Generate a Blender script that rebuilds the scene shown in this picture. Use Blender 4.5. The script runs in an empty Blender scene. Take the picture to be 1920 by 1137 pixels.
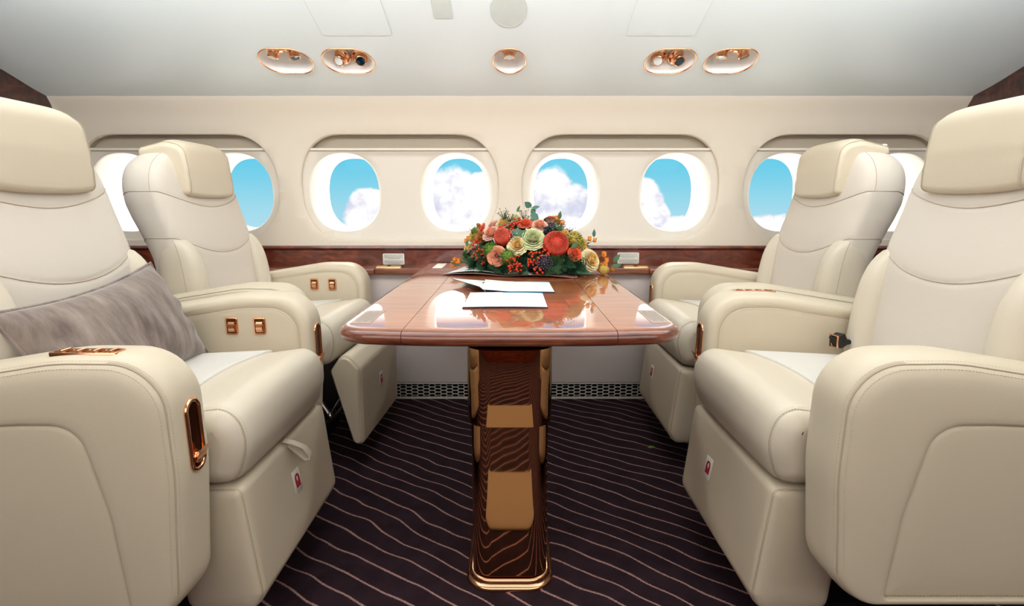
import bpy, bmesh, math, random
from mathutils import Vector, Matrix, Euler
from mathutils.geometry import delaunay_2d_cdt
S = bpy.context.scene
COL = S.collection
PI = math.pi
rnd = random.Random(7)

# ------------------------------------------------------------ camera, world, lights, exposure
cam_d = bpy.data.cameras.new('camera'); cam_d.sensor_width = 36; cam_d.lens = 1015/1920*36
cam_d.clip_start = .02; cam_d.clip_end = 200
cam = bpy.data.objects.new('camera', cam_d); COL.objects.link(cam)
cam.location = (0, 0, 1.0); cam.rotation_euler = (math.radians(90-10.3), 0, 0)
S.camera = cam
S.view_settings.view_transform = 'Standard'; S.view_settings.look = 'None'
S.view_settings.gamma = 1; S.view_settings.use_curve_mapping = False
S.view_settings.exposure = 0.12
S.cycles.max_bounces = 7; S.cycles.diffuse_bounces = 3; S.cycles.glossy_bounces = 4; S.cycles.adaptive_threshold = .02


def lin(c):
    return tuple(((v/255)/12.92 if v/255 <= .04045 else ((v/255+.055)/1.055)**2.4) for v in c)


def build_world():
    w = bpy.data.worlds.new('sky'); S.world = w; w.use_nodes = True
    N = w.node_tree.nodes; L = w.node_tree.links; N.clear()

    def M(op, a, b=None, c=None, clamp=False):
        n = N.new('ShaderNodeMath'); n.operation = op; n.use_clamp = clamp
        for i, v in enumerate((a, b, c)):
            if v is None: continue
            if isinstance(v, (int, float)): n.inputs[i].default_value = v
            else: L.new(v, n.inputs[i])
        return n.outputs[0]

    def ramp(v, lo, hi):
        n = N.new('ShaderNodeMapRange'); n.interpolation_type = 'SMOOTHSTEP'
        L.new(v, n.inputs[0]); n.inputs[1].default_value = lo; n.inputs[2].default_value = hi
        return n.outputs[0]

    def mix(f, a, b):
        n = N.new('ShaderNodeMix'); n.data_type = 'RGBA'
        L.new(f, n.inputs[0])
        for i, v in ((6, a), (7, b)):
            if isinstance(v, tuple): n.inputs[i].default_value = (*v, 1)
            else: L.new(v, n.inputs[i])
        return n.outputs[2]
    tc = N.new('ShaderNodeTexCoord'); sp = N.new('ShaderNodeSeparateXYZ'); L.new(tc.outputs['Generated'], sp.inputs[0])
    x, y, z = sp.outputs
    ay = M('MAXIMUM', M('ABSOLUTE', y), .05)
    az = M('DIVIDE', x, ay); el = M('DIVIDE', z, ay)
    cb = N.new('ShaderNodeCombineXYZ'); L.new(az, cb.inputs[0]); L.new(el, cb.inputs[1])

    def noise(scale, det=5, rough=.55, off=0):
        n = N.new('ShaderNodeTexNoise'); n.inputs['Scale'].default_value = scale
        n.inputs['Detail'].default_value = det; n.inputs['Roughness'].default_value = rough
        m = N.new('ShaderNodeMapping'); m.inputs['Location'].default_value = (off, off*.7, 0)
        L.new(cb.outputs[0], m.inputs[0]); L.new(m.outputs[0], n.inputs[0]); return n.outputs[0]
    n1 = noise(22, 6, .55); n2 = noise(14, 4, .6, 3.1)
    blobs = [(-.255, -.022, .052, .052), (-.222, -.012, .04, .042), (-.105, -.005, .065, .070), (-.045, .015, .055, .048), (-.14, -.035, .04, .05), (.065, -.002, .055, .070), (.122, -.014, .04, .046),
             (.10, -.02, .06, .06), (.232, .0, .045, .050), (.258, -.022, .032, .034), (.30, -.066, .07, .046), (.47, -.068, .12, .05)]
    dens = None
    for bx, by, rx, ry in blobs:
        dx = M('DIVIDE', M('SUBTRACT', az, bx), rx); dy = M('DIVIDE', M('SUBTRACT', el, by), ry)
        d = M('SUBTRACT', 1, M('SQRT', M('ADD', M('MULTIPLY', dx, dx), M('MULTIPLY', dy, dy))))
        dens = d if dens is None else M('MAXIMUM', dens, d)
    dens = M('ADD', dens, M('MULTIPLY', M('SUBTRACT', n1, .5), .55))
    cl = ramp(dens, -.04, .10)
    sky = mix(ramp(el, -.06, .10), lin((170, 216, 230)), lin((96, 198, 226)))
    shade = mix(ramp(n2, .37, .54), lin((208, 210, 230)), lin((252, 250, 250)))
    c = mix(cl, sky, shade)
    c = mix(ramp(el, .105, .15), c, lin((252, 250, 247)))                      # unseen white band, added for the tabletop to mirror
    c = mix(M('MULTIPLY', ramp(el, .215, .225), M('SUBTRACT', 1, ramp(el, .30, .36))), c, lin((150, 205, 240)))  # unseen blue band above it, added for the same reflection
    st = M('ADD', 1.0, M('MULTIPLY', ramp(el, .3, .9), 10.0))  # upper sky boosted out of view to brighten the window reveals and cabin
    st = M('ADD', st, M('MULTIPLY', M('SUBTRACT', 1, ramp(el, -.40, -.15)), 3.5))  # likewise boosted far below the horizon, lighting the reveals from underneath
    c = mix(ramp(el, -.16, -.09), lin((252, 248, 242)), c)
    st = M('ADD', st, M('MULTIPLY', M('MULTIPLY', ramp(el, .115, .16), M('SUBTRACT', 1, ramp(el, .2, .22))), 1.5))  # extra strength so the white band shows in the tabletop
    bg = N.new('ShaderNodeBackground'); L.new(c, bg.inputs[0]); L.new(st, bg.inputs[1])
    out = N.new('ShaderNodeOutputWorld'); L.new(bg.outputs[0], out.inputs[0])


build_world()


def area(name, loc, rot, sx, sy, power, col=(1, .97, .92)):
    d = bpy.data.lights.new(name, 'AREA'); d.shape = 'RECTANGLE'; d.size = sx; d.size_y = sy
    d.energy = power; d.color = col
    o = bpy.data.objects.new(name, d); COL.objects.link(o); o.location = loc; o.rotation_euler = rot
    return o


area('overhead_fill', (0, .85, 1.80), (0, 0, 0), 3.6, .9, 20, (1, 1, 1))  # added fill above the aisle, out of view, no fitting modelled
area('ceiling_uplight_fill', (0, 1.42, 1.70), (math.radians(120), 0, 0), 3.8, .10, 25, (1, 1, 1))  # added uplight, unseen, to whiten the ceiling on the window side
area('aisle_fill_high', (0, -.22, 1.50), (math.radians(60), 0, 0), 3.6, .3, 17, (1, .99, .98))  # added fill behind the camera to lift the lower seat fronts
area('aisle_fill_low', (0, -.34, 1.06), (math.radians(84), 0, 0), 3.6, .34, 7, (1, .98, .97))  # added low fill at window height; the aisle wall has no windows

# ------------------------------------------------------------ materials
MATS = {}


def new_mat(name):
    m = bpy.data.materials.new(name); m.use_nodes = True
    MATS[name] = m
    return m, m.node_tree.nodes, m.node_tree.links, m.node_tree.nodes['Principled BSDF']


def mat(name, col, rough=.5, metal=0, bump=0, bscale=200, var=0, vscale=6, coat=0, coat_ior=1.5, sheen=0, spec=.5, emit=0, sss=0):
    m, N, L, b = new_mat(name)
    c = (*lin(col), 1)
    b.inputs['Base Color'].default_value = c; b.inputs['Roughness'].default_value = rough
    b.inputs['Metallic'].default_value = metal; b.inputs['Specular IOR Level'].default_value = spec
    if coat: b.inputs['Coat Weight'].default_value = coat; b.inputs['Coat IOR'].default_value = coat_ior; b.inputs['Coat Roughness'].default_value = .02
    if sheen: b.inputs['Sheen Weight'].default_value = sheen
    if emit: b.inputs['Emission Color'].default_value = c; b.inputs['Emission Strength'].default_value = emit
    tc = N.new('ShaderNodeTexCoord')
    if bump:
        n = N.new('ShaderNodeTexNoise'); n.inputs['Scale'].default_value = bscale; n.inputs['Detail'].default_value = 3
        L.new(tc.outputs['Object'], n.inputs[0])
        u = N.new('ShaderNodeBump'); u.inputs['Strength'].default_value = bump; u.inputs['Distance'].default_value = .002
        L.new(n.outputs[0], u.inputs['Height']); L.new(u.outputs[0], b.inputs['Normal'])
    if var:
        n = N.new('ShaderNodeTexNoise'); n.inputs['Scale'].default_value = vscale; n.inputs['Detail'].default_value = 4
        L.new(tc.outputs['Object'], n.inputs[0])
        r = N.new('ShaderNodeMix'); r.data_type = 'RGBA'
        r.inputs[6].default_value = (*[v*(1-var) for v in lin(col)], 1); r.inputs[7].default_value = (*[min(1, v*(1+var)) for v in lin(col)], 1)
        L.new(n.outputs[0], r.inputs[0]); L.new(r.outputs[2], b.inputs['Base Color'])
    return m


mat('leather', (212, 198, 173), .42, bump=.12, bscale=420, var=.04, vscale=3)
mat('leather_light', (216, 204, 183), .42, bump=.12, bscale=420, var=.03, vscale=3)
mat('stitch', (204, 190, 166), .6)
mat('seam', (190, 175, 152), .7)
mat('wall', (225, 213, 195), .5, bump=.04, bscale=300)
mat('surround', (226, 217, 202), .45)
mat('reveal', (240, 234, 224), .55)
mat('ceiling', (238, 248, 250), .45)
mat('dish', (250, 250, 248), .5)
mat('blind', (176, 164, 145), .6)  # greyer than the surround's beige: the slot's shade is in this colour
mat('lower_wall', (226, 212, 205), .8, bump=.15, bscale=700)
mat('gold', (238, 182, 142), .18, 1)
mat('pedestal_gold', (206, 158, 116), .045, 1)
mat('dark_gold', (150, 92, 54), .2, 1)
mat('ivory_gold', (226, 200, 150), .3, 1)
mat('steel', (200, 195, 190), .2, 1)
mat('black', (14, 14, 18), .4)
mat('dark_void', (8, 8, 10), .9)
mat('lens', (235, 240, 238), .1, spec=.8)
mat('lens_dark', (10, 42, 60), .08, spec=.9)
mat('grille_metal', (236, 228, 216), .4, .1)
mat('speaker', (222, 229, 224), .6)
mat('line', (206, 212, 206), .6)
mat('line_dark', (70, 60, 52), .7)
mat('white_label', (228, 226, 216), .5)
mat('ink', (140, 142, 138), .6)
mat('icon_red', (176, 32, 48), .5)
mat('plate', (190, 160, 140), .35, .3)
mat('paper', (236, 238, 236), .5)
mat('paper_cover', (70, 38, 40), .4)
mat('paper_blue', (52, 150, 190), .4)
mat('paper_navy', (28, 36, 74), .4)
mat('wrap', (150, 112, 104), .35, var=.2)
mat('leaf_dark', (34, 74, 44), .55, var=.35, vscale=30)
mat('leaf_mid', (62, 98, 52), .55, var=.3, vscale=30)
mat('leaf_euc', (70, 112, 92), .55, var=.2, vscale=20)
mat('leaf_lime', (104, 138, 42), .7, var=.25, vscale=60)
mat('stem', (96, 120, 60), .6)
mat('berry_red', (205, 58, 34), .25, var=.15, vscale=40)
mat('berry_black', (24, 26, 44), .3)
mat('petal_dark', (34, 22, 40), .7)
mat('petal_cream', (243, 226, 176), .6, sheen=.2)
mat('petal_yellow', (246, 205, 120), .6, sheen=.2)
mat('petal_peach', (240, 160, 124), .6, sheen=.2)
mat('petal_pink', (244, 192, 168), .6, sheen=.2)
mat('petal_orange', (240, 98, 44), .55, sheen=.2)
mat('petal_green', (212, 216, 160), .6, sheen=.2)
mat('petal_coral', (226, 76, 54), .55)
mat('petal_coral2', (244, 122, 92), .5)
mat('bud_orange', (240, 142, 48), .45)
mat('mum_yellow', (206, 176, 78), .6, var=.2, vscale=60)
mat('mum_rust', (196, 120, 62), .6, var=.25, vscale=60)
mat('pod', (176, 146, 56), .5)
mat('mat', (160, 144, 116), .8, bump=.3)
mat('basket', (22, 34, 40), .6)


def m_fabric(name, col):
    m, N, L, b = new_mat(name)
    b.inputs['Base Color'].default_value = (*lin(col), 1); b.inputs['Roughness'].default_value = .85
    b.inputs['Sheen Weight'].default_value = .15
    tc = N.new('ShaderNodeTexCoord'); mp = N.new('ShaderNodeMapping'); mp.inputs['Scale'].default_value = (420, 420, 900)
    n = N.new('ShaderNodeTexNoise'); n.inputs['Scale'].default_value = 1; n.inputs['Detail'].default_value = 2
    L.new(tc.outputs['Object'], mp.inputs[0]); L.new(mp.outputs[0], n.inputs[0])
    u = N.new('ShaderNodeBump'); u.inputs['Strength'].default_value = .35; u.inputs['Distance'].default_value = .001
    L.new(n.outputs[0], u.inputs['Height']); L.new(u.outputs[0], b.inputs['Normal'])


m_fabric('fabric', (218, 207, 192)); m_fabric('fabric_white', (214, 208, 198))


def m_velvet():
    m, N, L, b = new_mat('velvet')
    tc = N.new('ShaderNodeTexCoord'); mp = N.new('ShaderNodeMapping'); mp.inputs['Scale'].default_value = (9, 26, 7); mp.inputs['Rotation'].default_value = (.5, .3, 0)
    n = N.new('ShaderNodeTexNoise'); n.inputs['Scale'].default_value = 1; n.inputs['Detail'].default_value = 6; n.inputs['Roughness'].default_value = .65
    L.new(tc.outputs['Object'], mp.inputs[0]); L.new(mp.outputs[0], n.inputs[0])
    r = N.new('ShaderNodeValToRGB'); r.color_ramp.elements[0].position = .3; r.color_ramp.elements[1].position = .72
    r.color_ramp.elements[0].color = (*lin((92, 76, 70)), 1); r.color_ramp.elements[1].color = (*lin((160, 144, 132)), 1)
    L.new(n.outputs[0], r.inputs[0]); L.new(r.outputs[0], b.inputs['Base Color'])
    b.inputs['Roughness'].default_value = .8; b.inputs['Sheen Weight'].default_value = .5; b.inputs['Sheen Roughness'].default_value = .35


m_velvet()


def m_wood(name, c1, c2, c3, scale, stretch, rough=.12, coat_ior=1.6, dist=1.0, det=6):
    m, N, L, b = new_mat(name)
    tc = N.new('ShaderNodeTexCoord'); mp = N.new('ShaderNodeMapping'); mp.inputs['Scale'].default_value = stretch
    n = N.new('ShaderNodeTexNoise'); n.inputs['Scale'].default_value = scale; n.inputs['Detail'].default_value = det
    n.inputs['Distortion'].default_value = dist; n.inputs['Roughness'].default_value = .6
    L.new(tc.outputs['Object'], mp.inputs[0]); L.new(mp.outputs[0], n.inputs[0])
    r = N.new('ShaderNodeValToRGB'); e = r.color_ramp.elements
    e[0].position = .3; e[0].color = (*lin(c1), 1); e[1].position = .7; e[1].color = (*lin(c3), 1)
    k = e.new(.5); k.color = (*lin(c2), 1)
    L.new(n.outputs[0], r.inputs[0]); L.new(r.outputs[0], b.inputs['Base Color'])
    b.inputs['Roughness'].default_value = .35
    b.inputs['Coat Weight'].default_value = 1; b.inputs['Coat Roughness'].default_value = rough; b.inputs['Coat IOR'].default_value = coat_ior


m_wood('table_wood', (150, 74, 36), (172, 92, 50), (190, 108, 62), 5, (1, 9, 1), .012, 2.0, .4)
m_wood('edge_wood', (84, 38, 22), (120, 60, 38), (142, 78, 52), 7, (1.5, 12, 10), .03, 1.5, .4)
m_wood('rail_wood', (66, 20, 14), (104, 42, 26), (140, 66, 42), 9, (1, 1, 2.2), .06, 1.5, 1.5)
m_wood('ledge_wood', (104, 52, 34), (136, 76, 52), (160, 96, 68), 8, (1, 10, 10), .05, 1.5, .3)
m_wood('burl', (26, 10, 8), (62, 24, 14), (96, 44, 24), 8, (1, 1, 1), .05, 1.5, 4.0, 8)


def m_carpet():
    m, N, L, b = new_mat('carpet')
    tc = N.new('ShaderNodeTexCoord')
    n0 = N.new('ShaderNodeTexNoise'); n0.inputs['Scale'].default_value = 2.6; n0.inputs['Detail'].default_value = 2
    L.new(tc.outputs['Object'], n0.inputs[0])
    n0b = N.new('ShaderNodeTexNoise'); n0b.inputs['Scale'].default_value = 260; n0b.inputs['Detail'].default_value = 1
    L.new(tc.outputs['Object'], n0b.inputs[0])
    sp = N.new('ShaderNodeSeparateXYZ'); L.new(tc.outputs['Object'], sp.inputs[0])

    def M(op, a, c=None):
        k = N.new('ShaderNodeMath'); k.operation = op
        for i, v in enumerate((a, c)):
            if v is None: continue
            if isinstance(v, (int, float)): k.inputs[i].default_value = v
            else: L.new(v, k.inputs[i])
        return k.outputs[0]
    ang = math.radians(-35)
    v = M('ADD', M('MULTIPLY', sp.outputs[0], -math.sin(ang)), M('MULTIPLY', sp.outputs[1], math.cos(ang)))
    v = M('ADD', v, M('MULTIPLY', M('SUBTRACT', n0.outputs[0], .5), .11))
    v = M('ADD', v, M('MULTIPLY', M('SUBTRACT', n0b.outputs[0], .5), .006))
    t = M('FRACT', M('DIVIDE', v, .062))
    t = M('ABSOLUTE', M('SUBTRACT', t, .5))
    mr = N.new('ShaderNodeMapRange'); mr.interpolation_type = 'SMOOTHSTEP'; L.new(t, mr.inputs[0])
    mr.inputs[1].default_value = .065; mr.inputs[2].default_value = .02
    mr.inputs[3].default_value = 0; mr.inputs[4].default_value = 1
    n1 = N.new('ShaderNodeTexNoise'); n1.inputs['Scale'].default_value = 14; n1.inputs['Detail'].default_value = 6
    L.new(tc.outputs['Object'], n1.inputs[0])
    base = N.new('ShaderNodeMix'); base.data_type = 'RGBA'; base.inputs[6].default_value = (*lin((30, 19, 25)), 1); base.inputs[7].default_value = (*lin((62, 45, 52)), 1)
    L.new(n1.outputs[0], base.inputs[0])
    mx = N.new('ShaderNodeMix'); mx.data_type = 'RGBA'; L.new(mr.outputs[0], mx.inputs[0]); L.new(base.outputs[2], mx.inputs[6])
    mx.inputs[7].default_value = (*lin((178, 138, 130)), 1)
    L.new(mx.outputs[2], b.inputs['Base Color']); b.inputs['Roughness'].default_value = .95; b.inputs['Specular IOR Level'].default_value = .1
    n2 = N.new('ShaderNodeTexNoise'); n2.inputs['Scale'].default_value = 500
    L.new(tc.outputs['Object'], n2.inputs[0])
    u = N.new('ShaderNodeBump'); u.inputs['Strength'].default_value = .6; u.inputs['Distance'].default_value = .003
    L.new(n2.outputs[0], u.inputs['Height']); L.new(u.outputs[0], b.inputs['Normal'])


m_carpet()


def m_glass():
    m, N, L, b = new_mat('window_glass'); N.remove(b)
    t = N.new('ShaderNodeBsdfTransparent'); g = N.new('ShaderNodeBsdfGlossy'); g.inputs['Roughness'].default_value = .02
    f = N.new('ShaderNodeFresnel'); f.inputs[0].default_value = 1.10
    x = N.new('ShaderNodeMixShader'); L.new(f.outputs[0], x.inputs[0]); L.new(t.outputs[0], x.inputs[1]); L.new(g.outputs[0], x.inputs[2])
    L.new(x.outputs[0], N['Material Output'].inputs[0])


m_glass()

# ------------------------------------------------------------ mesh helpers


class MB:
    def __init__(s): s.v = []; s.f = []; s.m = []

    def add(s, vs, fs, mi=0):
        o = len(s.v); s.v += [Vector(p) for p in vs]; s.f += [tuple(i+o for i in f) for f in fs]; s.m += [mi]*len(fs)

    def loft(s, rings, closed=True, cap0=True, cap1=True, mi=0, mis=None):
        n = len(rings[0]); vs = [p for r in rings for p in r]; o = len(s.v)
        s.v += [Vector(p) for p in vs]
        k = n if closed else n-1
        for i in range(len(rings)-1):
            for j in range(k):
                a = o+i*n+j; b = o+i*n+(j+1) % n
                s.f.append((a, b, b+n, a+n)); s.m.append(mis[i] if mis else mi)
        if cap0: s.f.append(tuple(o+j for j in range(n))[::-1]); s.m.append(mis[0] if mis else mi)
        if cap1: s.f.append(tuple(o+(len(rings)-1)*n+j for j in range(n))); s.m.append(mis[-1] if mis else mi)

    def box(s, c, d, mi=0, rot=None):
        vs = []
        for x in (-.5, .5):
            for y in (-.5, .5):
                for z in (-.5, .5):
                    p = Vector((x*d[0], y*d[1], z*d[2]))
                    if rot: p = rot @ p
                    vs.append(p+Vector(c))
        s.add(vs, [(0, 1, 3, 2), (4, 6, 7, 5), (0, 4, 5, 1), (2, 3, 7, 6), (0, 2, 6, 4), (1, 5, 7, 3)], mi)

    def tube(s, pts, r, n=8, closed=False, mi=0, caps=True):
        pts = [Vector(p) for p in pts]; rings = []; k = len(pts); up = None
        for i, p in enumerate(pts):
            if closed: d = pts[(i+1) % k]-pts[i-1]
            else: d = pts[min(i+1, k-1)]-pts[max(i-1, 0)]
            d.normalize()
            if up is None:
                up = Vector((0, 0, 1)) if abs(d.z) < .9 else Vector((1, 0, 0))
            a = d.cross(up).normalized(); up = a.cross(d).normalized()
            rr = r[i] if isinstance(r, (list, tuple)) else r
            rings.append([p+(a*math.cos(2*PI*j/n)+up*math.sin(2*PI*j/n))*rr for j in range(n)])
        if closed: rings.append(rings[0])
        s.loft(rings, True, caps and not closed, caps and not closed, mi)

    def lathe(s, prof, M=Matrix.Identity(4), n=24, mi=0, caps=True):
        rings = [[M @ Vector((r*math.cos(2*PI*j/n), r*math.sin(2*PI*j/n), z)) for j in range(n)] for r, z in prof]
        s.loft(rings, True, caps, caps, mi)

    def ball(s, c, r, n=8, mi=0, sc=(1, 1, 1)):
        rings = []
        for i in range(1, n//2+1):
            t = PI*i/(n//2+1)
            rings.append([Vector(c)+Vector((r*sc[0]*math.sin(t)*math.cos(2*PI*j/n), r*sc[1]*math.sin(t)*math.sin(2*PI*j/n), -r*sc[2]*math.cos(t))) for j in range(n)])
        s.loft(rings, mi=mi)

    def build(s, name, mats, parent=None, smooth=True, fix=True, angle=None, loc=None):
        me = bpy.data.meshes.new(name)
        if parent and parent.name.startswith('flower_arrangement'): s.v = [Vector((p.x, p.y, max(p.z, .013 if abs(p.x) < .27 else .001))) for p in s.v]
        me.from_pydata([tuple(p) for p in s.v], [], s.f)
        if not isinstance(mats, (list, tuple)): mats = [mats]
        for m in mats: me.materials.append(MATS[m])
        me.polygons.foreach_set('material_index', s.m)
        if fix:
            b = bmesh.new(); b.from_mesh(me)
            bmesh.ops.remove_doubles(b, verts=b.verts, dist=1e-6)
            bmesh.ops.recalc_face_normals(b, faces=b.faces); b.to_mesh(me); b.free()
        if smooth:
            me.polygons.foreach_set('use_smooth', [True]*len(me.polygons))
            me.set_sharp_from_angle(angle=math.radians(angle or 50))
        o = bpy.data.objects.new(name, me); COL.objects.link(o)
        if parent: o.parent = parent
        if loc: o.location = loc
        return o


def tag(o, label=None, cat=None, group=None, kind=None):
    if label: o['label'] = label
    if cat: o['category'] = cat
    if group: o['group'] = group
    if kind: o['kind'] = kind
    return o


def empty(name, loc=(0, 0, 0), rz=0, **k):
    o = bpy.data.objects.new(name, None); COL.objects.link(o); o.location = loc; o.rotation_euler = (0, 0, rz)
    o.empty_display_size = .05
    return tag(o, **k)


def rp(cor, seg=8, sub=6):
    """closed polygon with filleted corners; cor = [(a,b,r)]"""
    n = len(cor); arcs = []
    for i in range(n):
        p = Vector(cor[i][:2]); a = Vector(cor[i-1][:2]); b = Vector(cor[(i+1) % n][:2]); r = cor[i][2]
        da = (a-p); db = (b-p); la = da.length; lb = db.length; da.normalize(); db.normalize()
        ang = da.angle(db); t = r/math.tan(ang/2); t = min(t, la*.49, lb*.49); r = t*math.tan(ang/2)
        bis = (da+db)
        if bis.length < 1e-6: arcs.append([p]*(seg+1)); continue
        c = p+bis.normalized()*(r/math.sin(ang/2))
        s = p+da*t; e = p+db*t; v0 = s-c; v1 = e-c
        a0 = math.atan2(v0.y, v0.x); a1 = math.atan2(v1.y, v1.x); d = (a1-a0+PI) % (2*PI)-PI
        arcs.append([c+Vector((math.cos(a0+d*k/seg), math.sin(a0+d*k/seg)))*r for k in range(seg+1)])
    out = []
    for i in range(n):
        out += arcs[i]; nx = arcs[(i+1) % n][0]; l = arcs[i][-1]
        for k in range(1, sub): out.append(l.lerp(nx, k/sub))
    return out


def inset(cor, d):
    n = len(cor)
    A = sum(cor[i][0]*cor[(i+1) % n][1]-cor[(i+1) % n][0]*cor[i][1] for i in range(n))
    sg = 1 if A > 0 else -1; out = []
    for i in range(n):
        p = Vector(cor[i][:2]); a = Vector(cor[i-1][:2]); b = Vector(cor[(i+1) % n][:2])
        e1 = (p-a).normalized(); e2 = (b-p).normalized()
        n1 = Vector((-e1.y, e1.x))*sg; n2 = Vector((-e2.y, e2.x))*sg
        k = 1+n1.dot(n2); q = p+(n1+n2)*(d/k)
        cr = (e1.x*e2.y-e1.y*e2.x)*sg
        out.append((q.x, q.y, max(cor[i][2]-d, .0025) if cr > 0 else cor[i][2]+d))
    return out


def pillow(mb, cor, rings, fr, seg=8, sub=6, mis=None, mi=0):
    """rings = [(inset, pos)], fr(a,b,pos)->point"""
    R = [[Vector(fr(q.x, q.y, pos)) for q in rp(inset(cor, d), seg, sub)] for d, pos in rings]
    mb.loft(R, mi=mi, mis=mis); return R


def edge_rings(h, r, n=4, pos0=None):
    """rounded slab rings from -h..h with edge radius r"""
    out = []
    for k in range(n+1):
        t = PI/2*k/n; out.append((r*(1-math.sin(t)), -h+r*(1-math.cos(t))))
    for k in range(n, -1, -1):
        t = PI/2*k/n; out.append((r*(1-math.sin(t)), h-r*(1-math.cos(t))))
    return out


def rrect(w, h, r, cx=0, cy=0):
    return [(cx-w/2, cy-h/2, r), (cx+w/2, cy-h/2, r), (cx+w/2, cy+h/2, r), (cx-w/2, cy+h/2, r)]


def resample(pts, step):
    out = []; acc = 0; nxt = 0
    for a, b in zip(pts, pts[1:]):
        l = (b-a).length
        while nxt <= acc+l:
            t = (nxt-acc)/max(l, 1e-9); out.append((a.lerp(b, t), (b-a).normalized())); nxt += step
        acc += l
    return out


def stitches(mb, pts, step=.0065, ln=.0036, r=.00055, mi=2):
    for p, d in resample([Vector(q) for q in pts], step):
        rot = d.to_track_quat('X', 'Z').to_matrix(); mb.box(p, (ln, r*1.8, r*1.8), rot=rot, mi=mi)


def interp(tab, x):
    if x <= tab[0][0]: return tab[0][1]
    if x >= tab[-1][0]: return tab[-1][1]
    for i in range(len(tab)-1):
        if tab[i][0] <= x <= tab[i+1][0]:
            x0, y0 = tab[i]; x1, y1 = tab[i+1]; t = (x-x0)/(x1-x0)
            m0 = (y1-tab[i-1][1])/(x1-tab[i-1][0]) if i > 0 else (y1-y0)/(x1-x0)
            m1 = (tab[i+2][1]-y0)/(tab[i+2][0]-x0) if i < len(tab)-2 else (y1-y0)/(x1-x0)
            h = x1-x0; t2 = t*t; t3 = t2*t
            return (2*t3-3*t2+1)*y0+(t3-2*t2+t)*h*m0+(-2*t3+3*t2)*y1+(t3-t2)*h*m1


def inpoly(p, poly):
    c = False; n = len(poly); j = n-1
    for i in range(n):
        if (poly[i].y > p.y) != (poly[j].y > p.y) and p.x < (poly[j].x-poly[i].x)*(p.y-poly[i].y)/(poly[j].y-poly[i].y)+poly[i].x: c = not c
        j = i
    return c


def sheet(mb, outer, holes, step, fn, mi=0):
    """curved sheet from 2-D outline with holes, triangulated on a grid"""
    pts = []; edges = []
    for lp in [outer]+holes:
        o = len(pts); pts += [Vector(p) for p in lp]; edges += [(o+i, o+(i+1) % len(lp)) for i in range(len(lp))]
    x0 = min(p[0] for p in outer); x1 = max(p[0] for p in outer); y0 = min(p[1] for p in outer); y1 = max(p[1] for p in outer)
    sx, sy = step if isinstance(step, tuple) else (step, step)
    nx = int((x1-x0)/sx); ny = int((y1-y0)/sy); loops = [outer]+holes
    allp = [Vector(p) for lp in loops for p in lp]
    for i in range(1, nx):
        for j in range(1, ny):
            p = Vector((x0+(x1-x0)*i/nx, y0+(y1-y0)*j/ny))
            if not inpoly(p, outer) or any(inpoly(p, h) for h in holes): continue
            if min((p-q).length_squared for q in allp) < (.3*min(sx, sy))**2: continue
            pts.append(p)
    r = delaunay_2d_cdt(pts, edges, [], 0, 1e-6)
    vv, _, ff = r[0], r[1], r[2]; keep = []
    for f in ff:
        c = sum((vv[i] for i in f), Vector((0, 0)))/len(f)
        if inpoly(c, outer) and not any(inpoly(c, h) for h in holes): keep.append(tuple(f))
    mb.add([fn(p.x, p.y) for p in vv], keep, mi)


def V2(l): return [Vector(p) for p in l]

# ------------------------------------------------------------ cabin shell


WZ = [(.665, 2.70), (.79, 2.72), (1.0, 2.742), (1.25, 2.728), (1.40, 2.69), (1.50, 2.63)]


def wallY(z): return interp(WZ, z)


CX = [0.0]
cpts = [(2.632, 1.497), (2.53, 1.523), (2.41, 1.557), (2.2, 1.628), (2.02, 1.69), (1.8, 1.76), (1.6, 1.81), (1.35, 1.84), (1.15, 1.845)]
carc = [0]
for a, b in zip(cpts, cpts[1:]): carc.append(carc[-1]+math.hypot(a[0]-b[0], a[1]-b[1]))
CYt = [(s, p[0]) for s, p in zip(carc, cpts)]; CZt = [(s, p[1]) for s, p in zip(carc, cpts)]


def ceilP(x, s, off=0):
    """point on the ceiling lining; off > 0 goes below it into the cabin"""
    y = interp(CYt, s); z = interp(CZt, s); e = .01
    dy = interp(CYt, s+e)-interp(CYt, s-e); dz = interp(CZt, s+e)-interp(CZt, s-e); l = math.hypot(dy, dz)
    return Vector((x, y+(-abs(dz)/l)*off, z-(abs(dy)/l)*off))


def s_of_Y(Y):
    for i in range(400):
        s = carc[-1]*i/400
        if interp(CYt, s) <= Y: return s


XB = 2.16
SUR = []   # window surrounds: (cx, half width)
for i, cx in enumerate((-1.645, -.555, .537, 1.635)):
    SUR.append(cx)
ZC = (.825+1.337)/2


def sur_loop(cx, d=0):
    # straight top and bottom, ends rounded over the full height, in (x, z)
    w, h, fl = .493-d, .256-d, .285; out = []
    n = 2.2; K = 34; M_ = 14
    for side in (1, -1):
        for k in range(K+1):
            t = side*(-PI/2+PI*k/K) if side == 1 else PI/2+PI*k/K
            c, s = math.cos(t), math.sin(t)
            rr = (abs(c)**n+abs(s)**n)**(-1/n)
            out.append(Vector((cx+side*fl+(w-fl)*rr*c, ZC+h*rr*s)))
        for k in range(1, M_):
            out.append(Vector((cx+side*(fl-2*fl*k/M_), ZC+side*h)))
    return out


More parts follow.
